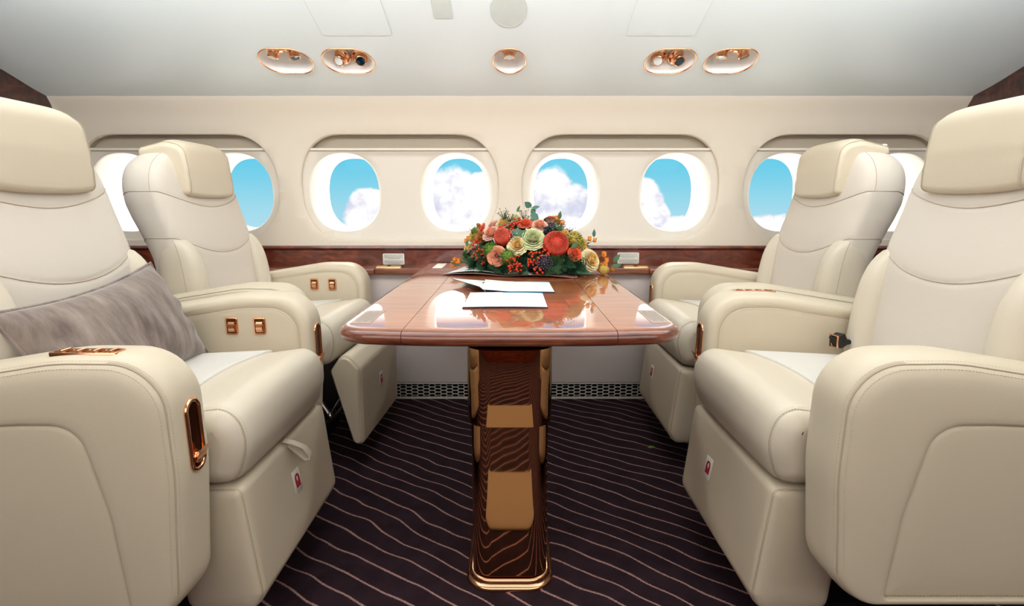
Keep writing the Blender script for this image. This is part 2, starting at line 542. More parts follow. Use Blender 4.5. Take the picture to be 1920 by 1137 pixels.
mb = MB()
holes = [sur_loop(c) for c in SUR]
outer = V2([(-XB-.02, .785), (XB+.02, .785), (XB+.02, 1.505), (-XB-.02, 1.505)])
sheet(mb, outer, holes, (.06, .03), lambda x, z: (x, wallY(z), z))
for c in SUR:   # rolled lip and step into the surround
    rings = []
    for d, dep in ((0, 0), (.001, .0006), (.003, .003), (.004, .008), (.004, .02)):
        rings.append([Vector((p.x, wallY(p.y)+dep, p.y)) for p in sur_loop(c, d)])
    mb.loft(rings, cap0=False, cap1=False)
w = mb.build('wall_window_side', 'wall', angle=60, fix=True); tag(w, kind='structure')

ZB = 1.262   # underside of the blind housing


def oval(cx, cz, a, b, n=2.35, k=64):
    out = []
    for j in range(k):
        t = 2*PI*j/k; c, s = math.cos(t), math.sin(t); rr = (abs(c)**n+abs(s)**n)**(-1/n)
        out.append(Vector((cx+a*rr*c, cz+b*rr*s)))
    return out


wi = 0
for ci, cx in enumerate(SUR):
    root = empty('window_%d' % (ci+1), (cx, 2.76, 1.07), kind='structure')
    inv = Vector((cx, 2.76, 1.07))
    loop = sur_loop(cx, .004)
    low = [p for p in loop if p.y < ZB]
    # start the list just right of the cut so that it is one run
    k0 = next(i for i in range(len(loop)) if loop[i].y >= ZB and loop[i-1].y < ZB)
    run = loop[k0:]+loop[:k0]; low = [p for p in run if p.y < ZB]

    def cut(a, b): t = (ZB-a.y)/(b.y-a.y); return a.lerp(b, t)
    top = [p for p in run if p.y >= ZB]
    pL = cut(low[0], top[-1]); pR = cut(low[-1], top[0])
    outer = [pL]+low+[pR]
    wins = [(cx-.277, 1.063), (cx+.277, 1.063)]
    wh = [oval(a, b-.004, .180, .192, 2.3) for a, b in wins]
    m = MB(); sheet(m, outer, wh, .035, lambda x, z: Vector((x, wallY(z)+.02, z))-inv)
    for (a, b), h in zip(wins, wh):
        rings = []
        for k in range(11):
            f = k/10; dep = .02+.125*f**2.4
            A = .180+(.146-.180)*f; B = .192+(.182-.192)*f
            zc = b-.004
            rings.append([Vector((p.x, wallY(p.y)*(1-f)+2.745*f+dep, p.y))-inv for p in oval(a, zc, A, B, 2.3+.1*f)])
        m.loft(rings, cap0=False, cap1=False, mi=1)
    # strip under the housing
    m.build('window_surround', ['surround', 'reveal'], root, angle=65)
    m = MB()
    tp = [pL]+top[::-1]+[pR]
    # housing slot: side wall ring, sunk back sheet
    rr = [[Vector((p.x, wallY(p.y)+d, p.y))-inv for p in tp] for d in (.012, .055)]
    m.loft(rr, closed=False, cap0=False, cap1=False)
    sheet(m, [pR]+top+[pL], [], .03, lambda x, z: Vector((x, wallY(z)+.052, z))-inv)
    m.build('blind_housing', 'blind', root)
    m = MB()
    xl, xr = pL.x-.004, pR.x+.004
    yb = wallY(ZB)
    prof = [(yb+.012, ZB-.001), (yb+.010, ZB+.004), (yb+.012, ZB+.010), (yb+.02, ZB+.012), (yb+.055, ZB+.012), (yb+.055, ZB-.001)]
    m.loft([[Vector((x, p[0], p[1]))-inv for p in prof] for x in (xl, xr)])
    m.build('blind_slot_lip', 'surround', root)
    m = MB(); m.tube([Vector((xl+.004, yb+.0185, ZB-.003))-inv, Vector((xr-.004, yb+.0185, ZB-.003))-inv], .0014, 6)
    m.build('slot_seam', 'seam', root)
    for (a, b) in wins:
        m = MB(); ov = oval(a, b-.004, .1475, .1835, 2.4)
        m.loft([[Vector((p.x, 2.889, p.y))-inv for p in ov], [Vector((p.x, 2.893, p.y))-inv for p in ov]])
        g = m.build('window_pane', 'window_glass', root)
        m = MB(); R0 = oval(a, b-.004, .146, .182, 2.4); R1 = oval(a, b-.004, .152, .188, 2.4)
        m.loft([[Vector((p.x, y, p.y))-inv for p in R] for R, y in ((R0, 2.886), (R0, 2.96), (R1, 2.96))], cap0=False, cap1=False)
        m.build('pane_frame', 'reveal', root)

# outer fuselage skin seen only through the reveals' backs (keeps daylight out between the linings)
mb = MB()
wh = [oval(c+d, 1.062, .150, .186, 2.4) for c in SUR for d in (-.277, .277)]
sheet(mb, V2([(-XB-.1, -.05), (XB+.1, -.05), (XB+.1, 1.95), (-XB-.1, 1.95)]), wh, .12, lambda x, z: Vector((x, 2.955, z)))
tag(mb.build('wall_outer_skin', 'lower_wall'), kind='structure')

# ceiling: window side with holes for the lamp recesses, then the far half
RECS = [(-.922, .104, 0), (-.668, .102, 1), (-.011, .066, 2), (.645, .101, 1), (.892, .102, 0)]
sR = s_of_Y(2.355)


def stadium(cx, cs, a, b, n=2.0, k=56):
    fl = a*.29 if a > b else 0; out = []
    for side in (1, -1):
        for q in range(25):
            t = (-PI/2+PI*q/24) if side == 1 else PI/2+PI*q/24
            out.append(Vector((cx+side*fl+(a-fl)*math.cos(t), cs+b*math.sin(t))))
        if fl > 0:
            for q in range(1, 8): out.append(Vector((cx+side*(fl-2*fl*q/8), cs+side*b)))
    if fl == 0: del out[25]; out.pop()
    return out


outer = V2([(-XB-.02, 0), (XB+.02, 0), (XB+.02, carc[-1]), (-XB-.02, carc[-1])])
rh = [stadium(x, sR, a, .086) for x, a, t in RECS]
mb = MB(); sheet(mb, outer, rh, (.09, .05), lambda x, s: ceilP(x, s))
# rolled lower edge
mb.loft([[ceilP(x, .001), ceilP(x, 0)+Vector((0, .004, -.003)), Vector((x, 2.645, 1.502)), Vector((x, 2.70, 1.53))] for x in (-XB-.02, XB+.02)], closed=False, cap0=False, cap1=False)
# aisle half of the vault, mirrored about the cabin centre line
xs = (-XB-.02, XB+.02)
mir = [[Vector((x, 2.30-p[0], p[1])) for p in cpts] for x in xs]
mb.loft(mir, closed=False, cap0=False, cap1=False)
c_ = mb.build('ceiling', 'ceiling', angle=40); tag(c_, kind='structure')
mb = MB(); mb.tube([(-XB, 2.634, 1.4985), (XB, 2.634, 1.4985)], .0028, 6)
tag(mb.build('trim_1', 'line_dark'), kind='structure')

# lower side wall
mb = MB(); mb.loft([[Vector((x, y, z)) for y, z in ((2.66, .668), (2.665, .5), (2.70, .09), (2.72, .085), (2.8, .085))] for x in (-XB, XB)], closed=False, cap0=False, cap1=False)
tag(mb.build('wall_lower_window_side', 'lower_wall', angle=25), kind='structure')
# wood rail and ledge
mb = MB()
prof = [(2.715, .690), (2.715, .775), (2.705, .781), (2.699, .787), (2.702, .796), (2.712, .799), (2.76, .799), (2.76, .690)]
mb.loft([[Vector((x, y, z)) for y, z in prof] for x in (-XB, XB)], mis=[0])
tag(mb.build('trim_2', 'rail_wood', angle=35), kind='structure')
for i, (xa, xb) in enumerate(((-XB, -.672), (-.668, .668), (.672, 1.3), (1.304, XB))):
    mb = MB()
    pillow(mb, [(2.622, .664, .008), (2.75, .664, .002), (2.75, .694, .002), (2.622, .694, .008)], [(.002, xa), (0, xa+.002), (0, xb-.002), (.002, xb)], lambda a, b, p: (p, a, b), 4, 2)
    tag(mb.build('trim_%d' % (3+i), 'ledge_wood'), kind='structure')
# kick grille: perforated metal strip
mb = MB()
hexes = []
gx0, gx1, gz0, gz1 = -.80, .80, .008, .082


def hexh(cx, cz, a, b):
    return [Vector((cx+a*px, cz+b*pz)) for px, pz in ((-1, 0), (-.55, -1), (.55, -1), (1, 0), (.55, 1), (-.55, 1))]


row = 0; zz = gz0+.0092
while zz < gz1-.006:
    xx = gx0+.02+(.03025 if row % 2 else 0)
    while xx < gx1-.014:
        hexes.append((xx, zz)); xx += .0605
    zz += .0092; row += 1
# flat strip built cell by cell (bars between the hexagonal holes)
vs = []; fs = []
for hx, hz in hexes:
    o_ = hexh(hx, hz, .0195, .0092); i_ = hexh(hx, hz, .0172, .0073); b = len(vs)
    vs += [(p.x, 2.700, p.y) for p in o_]+[(p.x, 2.700, p.y) for p in i_]+[(p.x, 2.704, p.y) for p in i_]
    for k in range(6):
        fs.append((b+k, b+(k+1) % 6, b+6+(k+1) % 6, b+6+k)); fs.append((b+6+k, b+6+(k+1) % 6, b+12+(k+1) % 6, b+12+k))
mb.add(vs, fs)
mb.box((0, 2.701, .004), (1.62, .008, .012)); mb.box((0, 2.701, .084), (1.62, .006, .006))
g = mb.build('air_grille', 'grille_metal', smooth=False, fix=False)
tag(g, 'perforated metal air return grille with hexagonal holes at floor level', 'grille')
mb = MB(); mb.box((0, 2.76, .045), (4.3, .05, .10)); tag(mb.build('wall_grille_recess', 'dark_void', smooth=False), kind='structure')
for i, (a, b) in enumerate(((-XB, -.81), (.81, XB))):
    mb = MB(); mb.box(((a+b)/2, 2.715, .043), (b-a, .03, .085)); tag(mb.build('baseboard_%s' % ('left', 'right')[i], 'lower_wall', smooth=False), kind='structure')

# floor
mb = MB(); mb.box((0, 1.15, -.02), (4.4, 3.3, .04)); f = mb.build('floor', 'carpet', smooth=False); tag(f, kind='structure')
# aisle-side wall behind the camera
mb = MB(); mb.loft([[Vector((x, 2.30-y, z)) for y, z in ((2.70, 0), (2.70, .4), (2.70, .66), (2.72, .79), (2.742, 1.0), (2.728, 1.25), (2.69, 1.4), (2.63, 1.5))] for x in (-XB-.02, XB+.02)], closed=False, cap0=False, cap1=False)
tag(mb.build('wall_aisle_side', 'wall'), kind='structure')
mb = MB(); mb.box((0, -.40, .745), (4.3, .03, .11)); tag(mb.build('trim_7', 'rail_wood', smooth=False), kind='structure')
m = MB(); pillow(m, rrect(.50, .36, .03, 0, .85), [(.002, .0), (0, .003), (0, .008), (.003, .011), (.02, .012)], lambda a, b, p: (a, b, p), 6, 3)
tag(m.build('floor_mat', 'mat'), 'beige cloth mat on the aisle floor, mirrored in the golden table leg', 'mat')
mb = MB(); mb.box((0, -.385, .34), (4.3, .02, .68)); tag(mb.build('wall_lower_aisle_side', 'rail_wood', smooth=False), kind='structure')
# bulkheads of burl wood
for sx, nm in ((-1, 'left'), (1, 'right')):
    mb = MB()
    prof = [(-.45, 0), (2.95, 0), (2.95, 1.9), (-.45, 1.9)]
    xa = sx*2.145-.01; mb.loft([[Vector((xa+dx, y, z)) for y, z in prof] for dx in (0, sx*.03)])
    tag(mb.build('wall_%s' % nm, 'burl', smooth=False), kind='structure')

# ceiling fittings ------------------------------------------------
mats4 = Matrix


def frame_at(x, s):
    o = ceilP(x, s); n = (ceilP(x, s, .01)-o).normalized(); t = Vector((1, 0, 0)); b = n.cross(t)
    M = Matrix((t, b, n)).transposed().to_4x4(); M.translation = o; return M   # z of the frame points into the cabin


POSN = ['outermost of the ceiling lamp recesses on the left', 'lamp recess left of the middle with a dark glass nozzle', 'small round lamp recess in the middle of the ceiling panel',
        'lamp recess right of the middle with a dark glass nozzle', 'outermost of the ceiling lamp recesses on the right']
for i, (x, a, typ) in enumerate(RECS):
    root = empty('reading_light_panel', ceilP(x, sR), label='gold-rimmed oval '+POSN[i] if typ != 2 else 'gold-rimmed '+POSN[i], cat='ceiling light', group='gold-rimmed lamp recesses in the ceiling')
    org = ceilP(x, sR)
    m = MB(); rings = []
    for k in range(9):
        t = k/8; f = 1-.52*t**1.5; dep = -.055*math.sin(t*PI/2)
        sh = .012*t if typ != 1 else .028*t
        rings.append([ceilP(p.x, p.y+sh, dep)-org for p in stadium(x, sR, a*f, .086*f)])
    m.loft(rings, cap0=False, cap1=True); m.build('recess_dish', 'dish', root)
    m = MB(); m.tube([ceilP(p.x, p.y, .0015)-org for p in stadium(x, sR, a+.001, .087)], .0031, 8, closed=True); m.build('rim', 'gold', root)
    offs = (0,) if typ == 2 else (-.038, .038)
    for j, dx in enumerate(offs):
        M = frame_at(x+dx, sR+(-.030 if typ == 1 else .030))
        Mo = Matrix.Translation(-org) @ M @ Matrix.Translation((0, 0, -.040 if typ == 1 else -.034))
        tilt = Matrix.Rotation(math.radians(-28 if typ == 1 else 10), 4, 'X') @ Matrix.Rotation(math.radians(-12 if j == 0 else 12), 4, 'Y') if typ != 2 else Matrix.Rotation(.1, 4, 'X')
        Mo = Mo @ tilt
        sc = 1.08
        m = MB(); m.lathe([(.034*sc, -.006), (.034*sc, .0), (.030*sc, .004), (.024*sc, .006), (.021*sc, .012), (.021*sc, .016), (.019*sc, .018), (.020*sc, .030), (.0215*sc, .034), (.019*sc, .036), (.016*sc, .034)], Mo, 28)
        nz = m.build('lamp_housing' if (j == 0 or typ == 2) else 'air_nozzle', 'gold', root)
        m = MB(); m.lathe([(.0001, .0365), (.008, .0362), (.0165*sc, .0355)] if True else [], Mo, 24, caps=False)
        m.build('lens', 'lens' if (j == 0 or typ == 2) else 'lens_dark', nz)


def ceil_plate(name, x0, x1, ya, yb, r, material, label, cat, th=.0015, rim='line', rw=.0012, taper=0):
    sa, sb = s_of_Y(ya), s_of_Y(yb); cx = (x0+x1)/2; cs = (sa+sb)/2; org = ceilP(cx, cs)
    root = empty(name, org, label=label, cat=cat)
    cor = [(x0, sa, r), (x1, sa, r), (x1, sb, r), (x0, sb, r)]
    m = MB(); lp = rp(cor, 6, 6); sheet(m, lp, [], .03, lambda x, s: ceilP(x, s, th)-org)
    m.build('panel', material, root)
    m = MB(); m.tube([ceilP(p.x, p.y, .0006)-org for p in lp], rw, 6, closed=True); m.build('edge_line', rim, root)
    return root, org


ceil_plate('access_panel', -.715, -.452, 2.195, 1.86, .014, 'ceiling', 'flush white access panel in the ceiling, left of the middle', 'ceiling panel')
ceil_plate('access_panel', .430, .690, 2.195, 1.86, .014, 'ceiling', 'flush white access panel in the ceiling, right of the middle', 'ceiling panel', rim='speaker')
r_, org = ceil_plate('air_vent', -.279, -.212, 2.105, 2.015, .006, 'speaker', 'small square pale grey perforated vent in the ceiling', 'vent', rim='line')
m = MB()
sa, sb = s_of_Y(2.10), s_of_Y(2.02)
for i in range(13):
    for j in range(16):
        c = ceilP(-.274+.0575*i/12, sa+(sb-sa)*j/15, .002)-org; m.box(c, (.0018, .003, .0008))
m.build('perforation', 'line', r_)
# round speaker
sc_ = s_of_Y(2.06); org = ceilP(-.011, sc_)
root = empty('ceiling_speaker', org, label='round pale grey perforated loudspeaker grille in the ceiling', cat='speaker')
lp = oval(-.011, sc_, .063, .094, 2.0, 48)
m = MB(); sheet(m, lp, [], .02, lambda x, s: ceilP(x, s, .002)-org); m.build('speaker_grille', 'speaker', root)
m = MB()
for i in range(-15, 16):
    for j in range(-22, 23):
        if (i/15.2)**2+(j/22.5)**2 < .92:
            m.box(ceilP(-.011+i*.0039, sc_+j*.0039, .0026)-org, (.0014, .0014, .0006))
m.build('perforation', 'line', root)
m = MB(); m.tube([ceilP(p.x, p.y, .001)-org for p in lp], .0016, 6, closed=True); m.build('rim', 'line', root)

# ------------------------------------------------------------ seats
BX = [(.42, -.455), (.60, -.462), (.72, -.472), (.84, -.488), (1.0, -.534), (1.12, -.563), (1.22, -.590)]


def bw(z):
    if z <= .99: return interp([(.42, .232), (.6, .248), (.8, .262), (.93, .264), (.99, .263)], z)
    t = min(1, (z-.99)/.228); return .263*max(0, 1-t**2.5)**(1/2.3)


def bd(z):
    if z <= .95: return .075
    t = min(1, (z-.95)/.268); return .075*max(0, 1-t**5)**(1/2.5)*(1-.10*t)


NS = 3.4


def back_pt(y, z, off=0):
    w = max(bw(z), 1e-4); d = bd(z); u = min(1, abs(y)/w)
    return Vector((interp(BX, z)-d+d*(1-u**NS)**(1/NS)+off, y, z))


def vest_icon(mb_white, mb_red, P, n):
    """white rounded label with a red life vest mark; P(a,b,h)->point"""
    pillow(mb_white, rrect(.040, .060, .004), [(0, 0), (0, .0007), (.0004, .001)], P, 4, 1)
    rings = [(-.011, -.017), (-.012, .006), (-.010, .014), (-.005, .0185), (.005, .0185), (.010, .014), (.012, .006), (.011, -.017), (.0006, -.017), (.0008, -.002), (.0045, .004), (.0042, .011),
             (0, .0135), (-.0042, .011), (-.0045, .004), (-.0008, -.002), (-.0006, -.017)]
    mb_red.loft([[Vector(P(a, b, h)) for a, b in rings] for h in (.0008, .0016)])


def latch(root, y, zc=.60, z1=.485, xo=0):
    """recessed recline latch on the arm's front face; long axis up the front"""
    g = MB(); f = arm_front
    n = 40; path = []
    zt, zb = .630, .490; ha = .021
    for k in range(n):
        t = 2*PI*k/n; a = ha*math.cos(t); bb = (zt-zb)/2-ha
        zz = (zt+zb)/2+(bb if math.sin(t) > 0 else -bb)+ha*math.sin(t)
        path.append(Vector((f(zz)+.0012, y+a, zz)))
    g.tube(path, .0046, 10, closed=True)
    b = g.build('latch_rim', 'gold', root)
    c = MB(); c.loft([[p+Vector((dx, 0, 0)) for p in path] for dx in (-.004, .0008)]); c.build('latch_well', 'dark_gold', b)
    h = MB(); prof = []
    x0 = f(.53)
    for k in range(9):
        t = k/8; prof.append((x0+.020*t, .520+.020*t-.008*math.sin(t*PI)))
    for k in range(8, -1, -1):
        t = k/8; prof.append((x0+.019*t-.004*t, .508+.024*t-.008*math.sin(t*PI)))
    h.loft([[Vector((px, y+s_, pz)) for px, pz in prof] for s_ in (-.0155, -.0145, .0145, .0155)])
    h.ball((x0+.001, y, .515), .014, 10, sc=(.5, 1, .9)); h.build('latch_lever', 'gold', b)


def arm_front(z):
    # x of the arm's front face at height z (local)
    pts = rp(ARM, 10, 8); best = None
    for a, b in zip(pts, pts[1:]+pts[:1]):
        if (a.y-z)*(b.y-z) <= 0 and a.y != b.y:
            x = a.x+(b.x-a.x)*(z-a.y)/(b.y-a.y)
            if best is None or x > best: best = x
    return best


ARM = ARM0 = [(-.75, .24, .03), (-.022, .24, .085), (.004, .50, .6), (.0, .728, .125), (-.20, .730, .40), (-.75, .640, .03)]
PAN = PAN0 = [(-.735, .256, .012), (-.112, .256, .010), (-.128, .42, .3), (-.168, .606, .085), (-.27, .607, .02), (-.735, .590, .012)]


def armrest(root, yc, outside, zb=.24):
    """yc centre in y; outside = +1/-1 direction of the outer side"""
    a = MB(); S_ = outside
    ARM, PAN = [[(x, z if z > .3 else z-.24+zb, r) for x, z, r in q] for q in (ARM0, PAN0)]
    prm = [(.10, -.060), (.055, -.061), (.040, -.061), (.036, -.0585), (.032, -.061), (.020, -.0605), (.010, -.057), (.004, -.050), (.001, -.040), (0, -.026), (0, 0), (0, .022), (.0015, .036), (.005, .047),
           (.0085, .0525), (.0105, .0515), (.0125, .056), (.022, .063), (.036, .067), (.052, .069)]
    fr = lambda x, z, p: Vector((x, yc+S_*p, z+.0035*max(0, 1-(p/.05)**2)*(1 if z > .6 else 0)))
    lowz = lambda z, d: z-d*.86*max(0, min(1, (.16+zb-z)/.10))
    R = [[fr(q.x, lowz(q.y, d) if pos > .03 else q.y, pos) for q in rp(inset(ARM, d), 10, 8)] for d, pos in prm]
    O = [Vector((q.x, lowz(q.y, .055))) for q in rp(inset(ARM, .055), 10, 8)]; P = rp(PAN, 10, 8)
    for s, yy in ((.35, .070), (.7, .070), (.86, .0695), (.95, .067), (.99, .062), (1.0, .057)):
        R.append([Vector((o.x*(1-s)+p.x*s, yc+S_*yy, o.y*(1-s)+p.y*s)) for o, p in zip(O, P)])
    a.loft(R)
    b = MB(); pr = [(0, .050), (0, .057), (.003, .0605), (.010, .0625), (.03, .0638), (.06, .064)]
    pillow(b, PAN, pr, lambda x, z, p: Vector((x, yc+S_*p, z)), 10, 8)
    # piping seam along the outer edge + stitches
    rn = rp(inset(ARM, .0098), 10, 8); k0 = 18; run = [Vector((q.x, yc+S_*.0528, q.y)) for q in rn]
    c = a; c.tube(run[11:], .0013, 6, mi=1)
    rn2 = rp(inset(ARM, .0365), 10, 8); c.tube([Vector((q.x, yc-S_*.0592, q.y)) for q in rn2][19:], .0009, 6, mi=1)
    for ins, p in ((.0055, .0478), (.0175, .0605)):
        stitches(c, [Vector((q.x, yc+S_*(p+.0001), q.y)) for q in rp(inset(ARM, ins+.0001), 10, 8)][14:90])
    for ins, p in ((.031, .0613), (.0415, .0615)):
        stitches(c, [Vector((q.x, yc-S_*p, q.y)) for q in rp(inset(ARM, ins), 10, 8)][19:90])
    o = a.build('armrest', ['leather', 'seam', 'stitch'], root, angle=80)
    b.build('side_panel', 'leather', o, angle=80)
    return o


def seat(name, X, Y, rot, label, latches, controls, back_dx=0, leg_out=0, knob=False, belt=False, strap=False, arm_bottom=.24, back_col='fabric'):
    root = empty(name, (X, Y, 0), rot, label=label, cat='seat', group='cream leather aircraft seats around the table')
    # --- base
    m = MB(); pillow(m, rrect(.44, .34, .03, -.32, 0), [(.01, .0), (0, .01), (0, .05), (.03, .06), (.08, .09), (.08, .40)], lambda a, b, p: (a, b, p), 4, 2)
    m.build('seat_base', 'black', root)
    m = MB()
    for s in (-1, 1): m.box((-.43, s*.25, .22), (.52, .03, .05)); m.box((-.43, s*.12, .20), (.50, .02, .10))
    m.box((-.40, 0, .34), (.44, .40, .05)); m.build('seat_frame', 'black', root, smooth=False)
    # --- arms
    A = {-1: armrest(root, -.345, -1, arm_bottom), 1: armrest(root, .345, 1, arm_bottom)}
    for s in latches: latch(A[s], s*.340)
    if 'top' in controls:
        y0 = -.36; g = MB(); zt = .7300
        P = lambda a, b, p: Vector((a, b, zt+p-.02*max(0, (-a-.2)) * .3))
        pillow(g, rrect(.125, .034, .007, -.165, y0), [(.0, -.004), (0, .003), (.001, .0045), (.004, .0045), (.005, .003)], P, 4, 2)
        pg = g.build('switch_panel', 'gold', A[-1])
        for k in range(4):
            g = MB(); pillow(g, rrect(.022, .021, .003, -.165-.045+k*.03, y0), [(0, .003), (0, .0048), (.0006, .0052)], P, 3, 1, mi=0); sw = g.build('switch', 'dark_gold', pg)
            g = MB(); g.tube([P(-.165-.045+k*.03+.002, y0-.009, .0062), P(-.165-.045+k*.03+.006, y0+.009, .0068)], .0016, 6); g.build('switch_tip', 'gold', sw)
    if 'inner' in controls:
        yi = .345-.0612
        for k, xx in enumerate((-.235, -.150)):
            P = lambda a, b, p: Vector((a, yi-p, b))
            g = MB(); pillow(g, rrect(.038, .054, .007, xx, .636), [(0, -.003), (0, .003), (.002, .0052), (.005, .0045), (.006, .001)], P, 5, 1)
            pg = g.build('control_bezel', 'gold', A[1])
            g = MB(); pillow(g, rrect(.026, .042, .003, xx, .636), [(0, .0005), (0, .0018)], P, 3, 1); g.build('control_well', 'dark_gold', pg)
            g = MB()
            rings = []
            for q in range(9):
                t = -1.1+2.2*q/8; rings.append([P(xx+s*.0095, .633+.017*math.sin(t), .001+.011*math.cos(t)-.003) for s in (-1, 1)]+[P(xx+s*.0095, .633+.011*math.sin(t), .0) for s in (1, -1)])
            g.loft(rings); g.box(P(xx, .641, .009), (.026, .004, .003)); g.build('control_dial', 'gold', pg)
    # --- cushion
    CU = [(-.50, .42, .02), (-.02, .40, .03), (.036, .406, .045), (.068, .50, .3), (.035, .584, .085), (-.10, .565, .15), (-.50, .548, .02)]
    H = .272

    def cu(x, z, p):
        u = min(1, abs(p)/H); crown = .010*(1-u**2) if z > .5 else 0
        return Vector((x-.006*u*u*(1 if x > 0 else 0), p, z+crown))
    rr = [(.045, -H-.002), (.04, -H-.002), (.030, -H+.002), (.020, -H+.008), (.010, -H+.020), (.006, -H+.028), (.0075, -H+.031), (.004, -H+.034), (.001, -H+.048), (0, -H+.07)]
    mid = [(0, -H+.07+(2*H-.14)*k/10) for k in range(1, 10)]
    m = MB(); pillow(m, CU, rr+mid+[(d, -p) for d, p in rr[::-1]], cu, 8, 5)
    c = m
    for s in (-1, 1):
        ln = [cu(q.x, q.y, s*(H-.0312)) for q in rp(inset(CU, .0068), 8, 5)]; c.tube(ln, .0012, 6, closed=True, mi=1)
    for s in (-1, 1):
        for d, p in ((.0055, .0265), (.0038, .036)): stitches(c, [cu(q.x, q.y, s*(H-p)) for q in rp(inset(CU, d+.0002), 8, 5)][10:-8])
    cush = m.build('seat_cushion', ['leather_light', 'seam', 'stitch'], root, angle=80)
    # fabric insert lying in the cushion's top
    n = 40; fr = []
    ov = [(-.13+.035*(abs(-1+2*k/n))**2.2, -.235+.47*k/n) for k in range(n+1)]
    out = [Vector((x, y)) for x, y in ov]+[Vector((-.46, .235-.47*k/8)) for k in range(9)]
    m = MB()

    def top(x, y): return interp([(-.50, .548), (-.12, .5655), (-.05, .576)], x)+.010*(1-(y/H)**2)
    c2 = sum(out, Vector((0, 0)))/len(out)
    rings = []
    for f, h in ((1.0, -.004), (1.0, .0005), (.985, .0032), (.95, .0045), (.8, .0055), (.5, .006), (.15, .006)):
        rings.append([Vector((c2.x+(q.x-c2.x)*f, (q.y)*f, top(c2.x+(q.x-c2.x)*f, q.y*f)+h)) for q in out])
    m.loft(rings); m.build('seat_insert', 'fabric_white', cush, angle=70)
    # --- leg rest
    LR = [(-.135, .395, .02), (-.11, .10, .03), (.045, .098, .035), (.066, .14, .03), (.038, .398, .018)]
    Lh = .262; ca, sa_ = 1, 0

    def lr(x, z, p):
        fx = 1 if x > (.12 if leg_out else -.02) else 0
        # soft crease running down the front
        sg = 1 if rot < 1 else -1; yc = sg*(.21-.95*(.40-z))
        x2 = x+fx*.006*max(0, 1-abs(p-yc)/.22) if False else x+fx*.009*max(0, 1-abs(p-yc)/.17)*(1-(p/.262)**6)*max(0, min(1, (.39-z)/.04, (z-.12)/.05))
        dx, dz = x2+.03, z-.42
        if leg_out: dx -= .0
        return Vector((x2, p, z))
    if leg_out: LR = [(.03, .385, .02), (.105, .10, .022), (.148, .092, .026), (.150, .40, .035), (.09, .47, .035)]
    e = [(.012 if leg_out else .045, -Lh), (.012 if leg_out else .02, -Lh+.001), (.008, -Lh+.005), (.004, -Lh+.010), (.0055, -Lh+.0125), (.002, -Lh+.015), (0, -Lh+.025)]
    mid = [(0, -Lh+.025+(2*Lh-.05)*k/30) for k in range(1, 30)]
    m = MB(); pillow(m, LR, e+mid+[(d, -p) for d, p in e[::-1]], lr, 6, 12)
    c = st = m
    for s in (-1, 1):
        ln = [lr(q.x, q.y, s*(Lh-.0125)) for q in rp(inset(LR, .0045), 6, 12)]; c.tube(ln, .0012, 6, closed=True, mi=1)
        stitches(st, [lr(q.x, q.y, s*(Lh-.018)) for q in rp(inset(LR, .0018), 6, 12)][30:]); stitches(st, [lr(q.x, q.y, s*(Lh-.008)) for q in rp(inset(LR, .0045), 6, 12)][30:])
    leg = m.build('leg_rest', ['leather', 'seam', 'stitch'], root, angle=80)
    # label on the leg rest, following its front face
    yl = -.01 if rot < 1 else -.06
    if leg_out: yl = -.02

    def lab(a, b, h):
        zc = .285+b; t = (.398-zc)/(.398-.14); xf = .151 if leg_out else .038+.028*t
        v = lr(xf+h+.0006, zc, yl-a); return v
    mw = MB(); mr = MB(); vest_icon(mw, mr, lab, None)
    lb = mw.build('safety_label', 'white_label', leg); mr.build('life_vest_mark', 'icon_red', lb)
    if strap:
        s_ = MB(); pts = [(.034, -.03, .405), (.052, -.02, .396), (.072, .004, .372), (.084, .014, .345), (.083, .012, .336), (.074, .006, .338), (.060, -.006, .362), (.040, -.014, .386)]
        rings = []
        for i, p in enumerate(pts):
            rings.append([Vector(p)+Vector((dx, dy, dz)) for dx, dy, dz in ((0, -.011, 0), (.0025, -.011, .001), (.0025, .011, .001), (0, .011, 0))])
        s_.loft(rings); so = s_.build('pull_strap', 'leather_light', leg); so['label'] = 'leather pull loop'
    if leg_out:
        for s in (-1, 1):
            k = MB(); k.tube([(-.08, s*.20, .33), (.0, s*.20, .19), (.06, s*.20, .28)], .010, 8); k.ball((.0, s*.20, .19), .016)
            k.tube([(-.06, s*.17, .12), (.07, s*.17, .24)], .008, 8); k.ball((-.06, s*.17, .12), .013)
            k.build('leg_rest_linkage', ['steel'], root)
        k = MB(); k.box((-.16, 0, .25), (.10, .46, .28)); k.build('mechanism_housing', 'black', root, smooth=False)
    # --- backrest
    bo = empty('backrest_pivot')
    bpy.data.objects.remove(bo)
    m = MB(); zs = [.43+.50*k/26 for k in range(27)]+[.93+.288*math.sin(PI/2*k/26) for k in range(1, 27)]
    zs[-1] = 1.2176; rings = []
    K = 96

    def groove(y, z):
        g = 0
        for zf, lim in ((seam1, 9), (seam2, 9)):
            d = abs(z-zf(y)); g += .0028*math.exp(-(d/.006)**2)
        return g
    seam1 = lambda y: .992+.055*min(1, abs(y)/.25)**1.8
    seam2 = lambda y: .812+.068*min(1, abs(y)/.25)**2
    sh = Vector((back_dx, 0, 0))
    # refine z rows near the seams
    zs = sorted(set(zs+[.80+.006*k for k in range(44)]))
